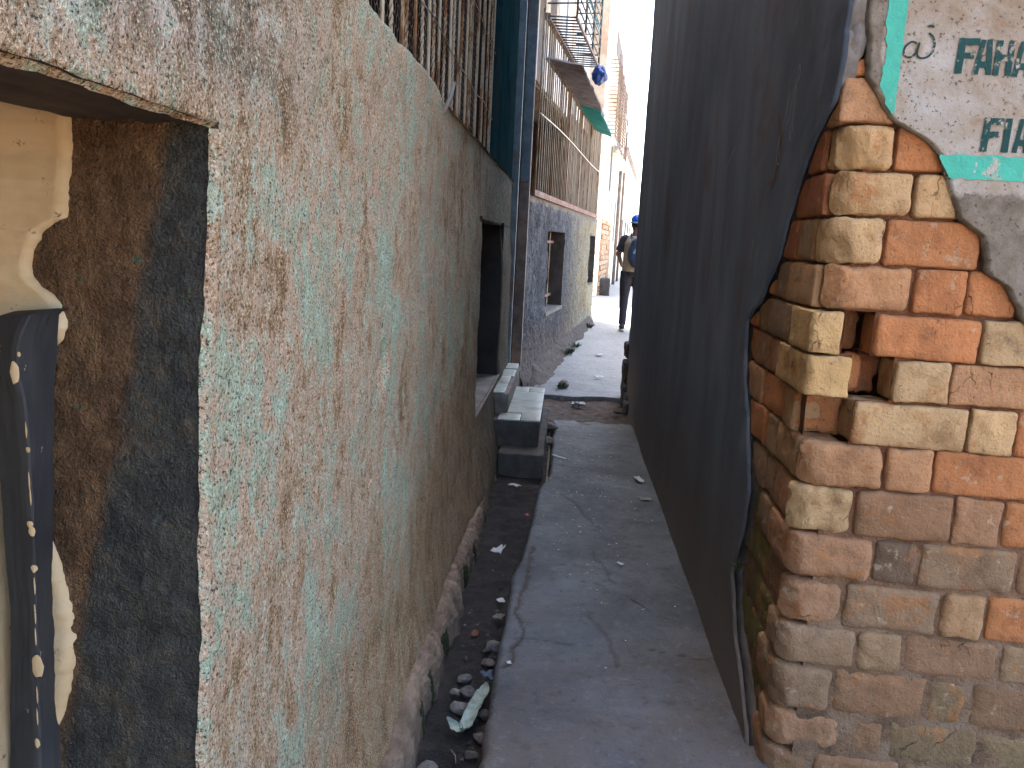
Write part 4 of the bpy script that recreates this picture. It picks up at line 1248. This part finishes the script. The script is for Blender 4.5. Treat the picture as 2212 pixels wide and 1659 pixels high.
# blue cloth bundle hung at the cage, and one on the awning
def rag(name, c_, r, mat, label, seed, group=None):
    V, F = ellipsoid((0, 0, 0), r, 26, 16)
    V = [(v[0] * (1 + .5 * fb(v[0] * 3 + seed, v[1] * 3, v[2] * 3, 4)), v[1] * (1 + .5 * fb(v[0] * 3, v[1] * 3 + seed, v[2] * 3, 4)), v[2] * (1 + .45 * fb(v[0] * 3, v[1] * 3, v[2] * 3 + seed, 5))) for v in V]
    return mk(name, [(v[0] + c_[0], v[1] + c_[1], v[2] + c_[2]) for v in V], F, mat, loc=c_, label=label, cat="cloth")
rag("blue_bundle", g2(1.75, .36, 3.13), (.08, .20, .09), BLUEP, "bright blue plastic bundle hanging outside the upper cage", 3.3)
rag("grey_blue_rag", g2(1.7, .12, 3.10), (.10, .3, .04), BLUEG, "grey blue rag lying on the corrugated awning", 7.7)

# ================================================================== FAR HOUSES
fx0, fy0 = .78, 19.6
dfx, dfy = .110, .994
def g3(s, off, z): return (fx0 + dfx * s + dfy * off, fy0 + dfy * s - dfx * off, z)
def o3(s0, s1, a, b, z0, z1):
    return obox(g3(s0, a, z0), Vector(g3(s1, a, z0)) - Vector(g3(s0, a, z0)), Vector(g3(s0, b, z0)) - Vector(g3(s0, a, z0)), (0, 0, z1 - z0))
fh = thing("far_house", g3(4, -1.5, .1), "pale far house with brick foot, pipes and a barred balcony", "house")
mk("wall", *o3(0, 9.0, -3, 0, .05, 5.7), PALEP, fh, smooth=False)
mk("roof_parapet", *o3(-.1, 5.2, -3, .05, 5.7, 6.5), BRICKP, fh, smooth=False)
mk("parapet_panel", *o3(.6, 3.6, .05, .065, 5.85, 6.35), CEMENT, fh, smooth=False)
mk("chimney", *o3(1.0, 1.5, -.6, -.2, 6.5, 6.95), CEMENT, fh, smooth=False)
mk("ledge", *o3(-.1, 6.4, 0, .16, 4.82, 4.97), PALEP, fh, smooth=False)
mk("ledge", *o3(4.6, 9.0, 0, .20, 3.75, 3.86), PALEP, fh, smooth=False)
random.seed(17)
V, F = rbox((.13, .05, .055), .008, .003, (2, 1, 1), 3.0)
ang = math.atan2(dfx, dfy)
me_b = mesh_data("brick", [(v.y, v.x, v.z) for v in V], F, BRICK)
for r_ in range(15):
    for q in range(16):
        s = .15 + q * .275 + (r_ % 2) * .135
        if random.random() < .06: continue
        put("brick", me_b, g3(s, .0 + random.uniform(-.004, .006), .16 + r_ * .125), fh, rot=(0, 0, -ang), color=random.choice([(.66, .45, .31), (.68, .54, .40), (.62, .38, .25), (.70, .60, .48)]))
for s, r_, z1 in [(2.9, .05, 3.8), (3.4, .035, 4.8), (5.9, .05, 3.6), (8.3, .04, 5.5)]:
    mk("pipe", *tube([g3(s, .08, .1), g3(s, .08, z1)], r_, 8), PALEP if s < 3 else RUSTST, fh)
mk("pipe_elbow", *tube([g3(2.9, .08, 3.75), g3(2.95, .09, 3.9), g3(3.3, .12, 3.98), g3(3.8, .12, 3.92)], .11, 10), PALEP, fh)
for s, z in ((1.2, 2.75), (4.4, 1.5), (6.8, 1.5)):
    wdw = mk("window", *o3(s, s + .9, .0, .02, z, z + 1.1), DARKIN, fh, smooth=False)
    mk("window_frame", *join(o3(s - .07, s, 0, .05, z - .05, z + 1.15), o3(s + .9, s + .97, 0, .05, z - .05, z + 1.15)), PALEW, wdw, smooth=False)
cg = mk("balcony_cage", *o3(-.35, 4.4, .20, .22, 3.8, 3.84), RUSTST, fh, smooth=False)
for i in range(20):
    z = 3.88 + i * .085
    mk("cage_bar", *tube([g3(-.35, .21, z), g3(4.4, .21, z)], .013, 4), RUSTST, cg)
    mk("cage_bar", *tube([g3(-.35, .0, z), g3(-.35, .21, z)], .013, 4), RUSTST, cg)
for s in (-.35, .8, 2.0, 3.2, 4.4):
    mk("cage_post", *tube([g3(s, .21, 3.8), g3(s, .21, 5.6)], .018, 5), RUSTST, cg)
fh2 = thing("far_house", g3(14, -1.5, .1), "second pale house at the far end behind the barred balcony house", "house")
mk("wall", *o3(9.2, 22, -3, .0, .05, 4.6), PALEP, fh2, smooth=False)
mk("roof", *o3(9.1, 22.2, -3.2, .15, 4.6, 4.7), ZINC, fh2, smooth=False)
for s in (10.5, 13.5, 16):
    mk("window", *o3(s, s + .9, .0, .02, 1.2, 2.3), DARKIN, fh2, smooth=False)
mk("door", *o3(18.5, 19.5, .0, .02, .1, 2.2), WOODD, fh2, smooth=False)
V, F = rbox((.18, .35, .22), .03, .02, (4, 4, 4), 5)
cb = g3(.55, .08, .1)
mk("concrete_block", [(v.x + cb[0], v.y + cb[1], v.z + .32) for v in V], F, CEMDK, loc=cb, label="dark concrete block at the foot of the pale far house", cat="block")
# ================================================================== PERSON
px, py, pz = 1.00, 12.05, .105
person = thing("person", (px, py, pz), "person in blue cap, beige vest and dark trousers with backpack walking away", "person")
def W(p): return (px + p[0], py + p[1], pz + p[2])
def skinmesh(name, parts, mat, voxel=.012, parent=person):
    V, F = join(*parts)
    me = mesh_data("tmp", V, F, mat)
    o = bpy.data.objects.new("tmp", me); COL.objects.link(o)
    md = o.modifiers.new("r", 'REMESH'); md.mode = 'VOXEL'; md.voxel_size = voxel; md.use_smooth_shade = True
    sm = o.modifiers.new("s", 'SMOOTH'); sm.factor = .5; sm.iterations = 6
    dg = bpy.context.evaluated_depsgraph_get(); dg.update()
    me2 = bpy.data.meshes.new_from_object(o.evaluated_get(dg))
    bpy.data.objects.remove(o)
    if not me2.materials: me2.materials.append(mat)
    me2.name = name
    ob = bpy.data.objects.new(name, me2); COL.objects.link(ob); ob.parent = parent; ROOT[ob] = ROOT[parent]
    return ob
# back view: +Y is where the person walks, left arm is at -X
Lh, Rh = (-.09, 0, .88), (.09, 0, .88)
Lk, La = (-.105, .02, .49), (-.11, -.06, .09)
Rk, Ra = (.10, .06, .50), (.10, -.01, .09)
body = skinmesh("body", [
    ellipsoid((.01, .02, 1.555), (.075, .095, .115), 18, 12), ellipsoid((.01, .10, 1.54), (.012, .02, .02), 8, 6),
    ellipsoid((-.066, .015, 1.55), (.012, .022, .032), 8, 6), ellipsoid((.086, .015, 1.55), (.012, .022, .032), 8, 6),
    tube([(.0, -.005, 1.36), (.005, .01, 1.48)], [.058, .052], 12),
    tube([(0, 0, .86), (0, -.01, 1.05), (0, -.01, 1.25), (0, 0, 1.38)], [.14, .125, .15, .09], 16),
    tube([(-.16, 0, 1.35), (-.235, -.02, 1.12), (-.17, .16, .98)], [.05, .042, .030], 10),
    tube([(.16, 0, 1.35), (.235, -.03, 1.12), (.20, .14, .98)], [.05, .042, .030], 10),
    tube([(-.17, .16, .98), (-.155, .22, .955), (-.15, .26, .935)], [.028, .034, .02], 8), tube([(.20, .14, .98), (.19, .21, .955), (.185, .25, .93)], [.028, .034, .02], 8),
    tube([(-.16, .20, .97), (-.13, .235, .97)], [.014, .010], 6), tube([(.195, .19, .97), (.165, .225, .97)], [.014, .010], 6),
    tube([Lh, Lk, La], [.085, .055, .038], 12), tube([Rh, Rk, Ra], [.085, .055, .038], 12)], SKIN)
hair = skinmesh("hair", [ellipsoid((.01, .0, 1.585), (.081, .098, .10), 16, 10)], HAIR)
cap = skinmesh("cap", [ellipsoid((.01, .012, 1.63), (.092, .112, .082), 18, 12), ellipsoid((.01, .14, 1.612), (.075, .09, .012), 14, 6)], CAPB, .009)
mk("cap_band", *tube([W((.01 + .094 * math.cos(a), .01 + .112 * math.sin(a), 1.588)) for a in lin(0, 2 * math.pi, 24)], .013, 6), PACKHI, person)
shirt = skinmesh("shirt", [
    tube([(0, -.005, 1.0), (0, -.01, 1.15), (0, -.01, 1.28), (0, 0, 1.36), (0, .0, 1.41)], [.15, .15, .165, .125, .065], 18),
    ellipsoid((-.15, 0, 1.34), (.07, .075, .07)), ellipsoid((.15, 0, 1.34), (.07, .075, .07)),
    tube([(-.155, 0, 1.35), (-.225, -.016, 1.165)], [.066, .060], 12), tube([(.155, 0, 1.35), (.225, -.02, 1.165)], [.066, .060], 12)], TSHIRT)
vest = skinmesh("vest", [
    tube([(0, -.005, .88), (0, -.008, 1.0), (0, -.012, 1.15), (0, -.012, 1.29), (0, -.005, 1.385)], [.172, .166, .165, .172, .12], 20)], VEST)
trousers = skinmesh("trousers", [
    tube([(0, 0, .99), (0, -.005, .90), (0, -.01, .80)], [.140, .150, .12], 18),
    tube([Lh, (-.10, .01, .70), Lk, (-.108, -.025, .28), (-.11, -.062, .09)], [.098, .088, .068, .060, .056], 14),
    tube([Rh, (.085, .03, .70), Rk, (.10, .03, .28), (.10, -.012, .09)], [.098, .088, .068, .060, .056], 14)], JEANS)
for (ax_, ay_, lift) in [(-.11, -.06, .0), (.10, -.01, .0)]:
    sh = skinmesh("shoe", [ellipsoid((ax_, ay_ + .05, .055), (.045, .135, .04), 14, 8), ellipsoid((ax_, ay_ - .01, .085), (.045, .055, .045), 12, 8)], SHOE, .009)
    V, F = ellipsoid((0, 0, 0), (.048, .142, .016), 18, 6)
    mk("sole", [W((v[0] + ax_, v[1] + ay_ + .05, v[2] + .016)) for v in V], F, SOLE, person)
pk = skinmesh("backpack", [ellipsoid((.03, -.19, 1.14), (.145, .085, .215), 22, 14), ellipsoid((.03, -.245, 1.06), (.11, .05, .11), 18, 10), ellipsoid((.03, -.20, 1.28), (.11, .07, .09), 16, 10)], PACK, .011)
V, F = grid(lin(-1, 1, 10), lin(0, 1, 12), lambda u, v: W((.03 + u * (.075 - .03 * v), -.285 + .05 * v * v + .02 * u * u, 1.14 + .15 * v)))
mk("pack_highlight", V, F, PACKHI, pk)  # pale patch paints the bright highlight on the backpack
for sx in (-1, 1):
    mk("strap", *tube([W((.02 + sx * .08, -.13, 1.36)), W((.02 + sx * .085, -.03, 1.425)), W((.02 + sx * .095, .10, 1.36)), W((.02 + sx * .11, .15, 1.2))], .016, 6), PACK, pk)

# ================================================================== PLANTS AND LITTER
def weed(loc, label, n, h, seed, mat=GREEN):
    random.seed(seed)
    parts = []
    for i in range(n):
        a = random.random() * 6.28; l = h * random.uniform(.5, 1.1); lean = random.uniform(.3, 1.0); w = l * random.uniform(.10, .2)
        dx, dy = math.cos(a), math.sin(a)
        ox_, oy_ = random.uniform(-.4, .4) * h, random.uniform(-.6, .6) * h
        row = []
        V = []
        for t in (0, .35, .7, 1.0):
            x = loc[0] + ox_ + dx * l * lean * t; y = loc[1] + oy_ + dy * l * lean * t; z = loc[2] + l * (t - .45 * lean * t * t)
            ww = w * (t + .15) * (1.05 - t) * 2
            V += [(x - dy * ww, y + dx * ww, z), (x + dy * ww, y - dx * ww, z + .004)]
        parts.append((V, [(0, 1, 3, 2), (2, 3, 5, 4), (4, 5, 7, 6)]))
    r = thing("weed", loc, label, "weed")
    mk("leaf", *join(*parts), mat, r, kind="stuff")
weed((.10, 9.35, .07), "larger green weed at the foot of the grey wall", 50, .09, 1)
weed((.19, 9.95, .075), "second green weed just past the larger one by the wall foot", 30, .075, 2)
weed((.40, 12.1, .10), "small grass tuft at the far corner of the grey wall", 40, .10, 3)
weed((.02, 7.25, .035), "low weed where the second slab begins beside the grey wall", 26, .06, 5)
weed((.585, 2.39, .385), "tiny green seedling growing from the broken plaster edge", 14, .035, 4)

def stone(loc, r, mat, label, seed, group=None, cat="stone", name="stone"):
    random.seed(seed)
    sm = r < .012
    V, F = ellipsoid((0, 0, 0), (1, 1, 1), 8 if sm else 14, 5 if sm else 9)
    ex, ey, ez = r * random.uniform(.75, 1.1), r * random.uniform(.85, 1.35), r * random.uniform(.5, .8)
    cuts = [(Vector((random.uniform(-1, 1), random.uniform(-1, 1), random.uniform(-.6, 1))).normalized(), random.uniform(.55, .85)) for _ in range(7)]
    a = random.random() * 6; ca, sa = math.cos(a), math.sin(a)
    out = []
    for v in V:
        p = Vector(v)
        for n_, d in cuts:
            e = p.dot(n_) - d
            if e > 0: p -= n_ * e * .92
        p *= 1 + .12 * mn.noise((p.x * 2 + seed, p.y * 2, p.z * 2)) + .05 * mn.noise((p.x * 6 + seed, p.y * 6, p.z * 6))
        x, y, z = p.x * ex, p.y * ey, p.z * ez
        out.append((loc[0] + x * ca - y * sa, loc[1] + x * sa + y * ca, loc[2] + z))
    mk(name, out, F, mat, loc=loc, smooth=False, label=label, cat=cat, group=group)
GZ = -.105
stone((-.172, 2.69, GZ), .028, STONEP, "rounded grey stone in the gutter against the slab edge", 1)
stone((-.185, 2.57, GZ), .022, STONE, "dark stone in the gutter just below the rounded grey one", 2)
stone((-.255, 2.46, GZ), .026, STONEP, "pale angular stone in the middle of the gutter", 3)
stone((-.275, 2.37, GZ), .020, STONEP, "small pale upright stone by the wall foot in the gutter", 4)
stone((-.235, 2.375, GZ), .026, STONE, "brown stone beside the dry husk's upper end", 5)
stone((-.245, 2.29, GZ), .030, STONEP, "flat pale slab of stone left of the dry husk", 6)
stone((-.165, 2.26, GZ), .024, STONE, "dark stone between the dry husk and the slab edge", 7)
stone((-.168, 2.14, GZ), .026, STONE, "largest dark stone right of the husk's lower end", 8)
stone((-.185, 2.06, GZ), .022, STONE, "dark stone near the bottom of the gutter by the slab", 9)
stone((-.30, 1.98, GZ), .030, STONEP, "pale rounded stone at the lowest end of the gutter", 10)
stone((-.22, 1.95, GZ), .024, STONEP, "small cream stone at the lowest end of the gutter near the slab", 11)
stone((-.255, 2.78, GZ), .018, SCRAPE, "small red brick chip in the gutter by the wall foot", 12, cat="brick chip", name="brick_chip")
stone((-.20, 2.66, GZ), .016, STONE, "small brown stone left of the rounded grey stone", 13)
random.seed(77)
for i in range(46):
    y_ = random.uniform(1.9, 4.3); x_ = random.uniform(-.31, -.17)
    stone((x_, y_, GZ - .006), random.uniform(.004, .011), random.choice([STONE, STONE, STONEP, CEMDK]), "tiny pebble scattered along the dark gutter bed", 100 + i, "gutter pebbles", "pebble", "pebble")
stone((-.05, 5.72, .03), .06, CEMENT, "broken cement lump leaning beside the step footing", 40, cat="rubble", name="cement_lump")
stone((-.045, 5.35, .01), .05, CEMENT, "smaller broken cement lump in front of the first", 41, cat="rubble", name="cement_lump")
stone((.05, 7.35, .06), .07, CEMENT, "flat broken slab piece at the start of the second slab", 42, cat="rubble", name="cement_lump")
stone((.52, 6.45, .02), .05, STONE, "dark rubble at the foot of the dark wall by the dirt hollow", 43, cat="rubble", name="rubble")

def scrap(loc, w, l, rot, mat, label, seed, name="paper_scrap", cat="paper", curl=.15):
    random.seed(seed)
    jit = [[(random.uniform(-.1, .1), random.uniform(-.1, .1), random.uniform(0, curl)) for _ in range(5)] for _ in range(5)]
    V = []
    ca, sa = math.cos(rot), math.sin(rot)
    for k in (0, 1):
        for j in range(5):
            for i in range(5):
                a, b, h = jit[j][i]
                x = (i / 4 - .5 + a * (1 if i in (0, 4) else .3)) * w; y = (j / 4 - .5 + b * (1 if j in (0, 4) else .3)) * l
                V.append((loc[0] + x * ca - y * sa, loc[1] + x * sa + y * ca, loc[2] + .002 + h * min(w, l) + (.0012 if k else 0)))
    F = [(j * 5 + i, (j + 1) * 5 + i, (j + 1) * 5 + i + 1, j * 5 + i + 1) for j in range(4) for i in range(4)]
    F += [(25 + a, 25 + d, 25 + c_, 25 + b) for a, b, c_, d in F]
    rim = [0, 1, 2, 3, 4, 9, 14, 19, 24, 23, 22, 21, 20, 15, 10, 5]
    F += [(rim[i], rim[(i + 1) % 16], rim[(i + 1) % 16] + 25, rim[i] + 25) for i in range(16)]
    mk(name, V, F, mat, loc=loc, label=label, cat=cat)
scrap((-.238, 3.61, GZ), .052, .10, -.2, PAPER, "largest white paper scrap in the gutter beside the plinth", 1)
scrap((-.182, 3.06, GZ), .030, .035, .4, PAPER, "small grey printed scrap in the gutter above the white chip", 2)
scrap((-.178, 2.90, GZ + .01), .034, .045, -.3, STONEP, "small white chip of tile in the gutter by the slab edge", 3, "tile_chip", "tile chip")
scrap((-.215, 4.40, GZ + .075), .045, .06, .9, PAPER, "white wrapper on the gutter bed below the step footing", 4)
scrap((-.178, 2.44, GZ + .02), .040, .055, .2, BLUEG, "crumpled blue grey plastic against the slab edge in the gutter", 5, "plastic_scrap", "plastic", .5)
scrap((-.117, 3.80, .004), .022, .03, .5, REDP, "small red wrapper at the edge of the concrete path", 6, "plastic_scrap", "plastic", .4)
scrap((.50, 4.55, .006), .04, .09, .3, PAPER, "torn white paper on the path at the foot of the dark wall", 7, curl=.3)
scrap((.51, 4.2, .004), .06, .04, .1, LEAFDRY, "pale green scrap on the path near the dark wall", 8, "leaf_scrap", "leaf")
scrap((.31, 3.28, .004), .016, .03, .8, PAPER, "tiny white scrap alone on the middle of the path", 9)
scrap((-.106, 2.39, .002), .014, .016, .3, PAPER, "shiny white chip at the lower end of the slab crack", 10, "tile_chip", "tile chip")
scrap((.17, 6.75, -.02), .10, .12, .9, PAPER, "crumpled white paper in the dirt hollow across the alley", 11, curl=.4)
scrap((.40, 7.9, .055), .10, .05, .2, PAPER, "white scrap near the dark wall on the second slab", 12)
scrap((.03, 4.95, .005), .02, .12, .8, PAPER, "white paper strip on the path beside the footing", 13)
scrap((.46, 9.4, .07), .09, .09, .2, PAPER, "white scrap far along the second slab by the wall", 14)
# long dry husk folded in the gutter
def fhusk(u, v):
    P_ = [(-.175, 2.40, .012), (-.178, 2.34, .02), (-.192, 2.28, .022), (-.203, 2.22, .020), (-.214, 2.165, .010), (-.225, 2.14, .004), (-.245, 2.15, .008), (-.275, 2.175, .02)]
    t = v * (len(P_) - 1); i = min(int(t), len(P_) - 2); fr_ = t - i
    a, b = Vector(P_[i]), Vector(P_[i + 1]); p = a.lerp(b, fr_); d = (b - a).normalized()
    nrm = Vector((-d.y, d.x, 0)).normalized()
    w = .020 * (min(1, v * 5 + .15)) * (1 - .55 * math.exp(-((v - .68) / .06) ** 2)) * min(1, (1 - v) * 6 + .1) * (1 + .2 * nz(v * 9, 0, 1))
    return (p.x + nrm.x * w * u, p.y + nrm.y * w * u, p.z + GZ + .012 + .008 * u * u + .005 * fb(u, v * 6, 2, 3))
V, F = grid(lin(-1, 1, 8), lin(0, 1, 60), fhusk)
V2 = [(x, y, z - .0015) for x, y, z in V]
k0 = len(V)
mk("dry_husk", V + V2, F + [tuple(i + k0 for i in f[::-1]) for f in F], LEAFDRY, loc=(-.2, 2.25, GZ), label="long pale dry husk folded in the gutter among stones", cat="leaf")
# twigs
for i, (a, b, lab) in enumerate([((.33, 2.93, .006), (.40, 2.83, .006), "thin pale twig on the right of the path"), ((-.245, 2.06, GZ + .01), (-.222, 2.0, GZ + .012), "pale straw at the lowest end of the gutter"), ((.20, 6.60, -.02), (.32, 6.62, -.015), "dry twig beside the crumpled paper in the dirt hollow")]):
    mk("twig", *tube([a, ((a[0] + b[0]) / 2 + .006, (a[1] + b[1]) / 2, a[2] + .004), b], [.0022, .002, .001], 5), STONEP, loc=a, label=lab, cat="twig")
# specks of grit trodden into the path
random.seed(55)
parts = []
for i in range(330):
    y_ = random.triangular(2.0, 11.5, 4.6); x_ = random.gauss(.2, .14) if y_ < 6.2 else random.uniform(.0, .6)
    if x_ < pathedge(min(y_, 6.1)) + .02 or x_ > .57 or 6.05 < y_ < 7.1: continue
    r = random.uniform(.0015, .0045) * (1 + max(0, y_ - 5) * .12)
    z_ = (zpath(y_) if y_ > 7 else 0) + .006
    parts.append(([(x_ - r * random.uniform(.6, 2.4), y_ + r * random.uniform(-1, 1), z_), (x_, y_ - r * random.uniform(.6, 1.8), z_), (x_ + r * random.uniform(.6, 2.2), y_ + r * .3, z_), (x_ - r * .2, y_ + r * random.uniform(.5, 2), z_), (x_, y_, z_ + r * .6), (x_, y_, z_ - .012)], [(0, 1, 4), (1, 2, 4), (2, 3, 4), (3, 0, 4)]))
mk("grit", *join(*parts), PAPER, smooth=False, kind="stuff", label="pale grit and paper flecks trodden into the path", cat="grit")
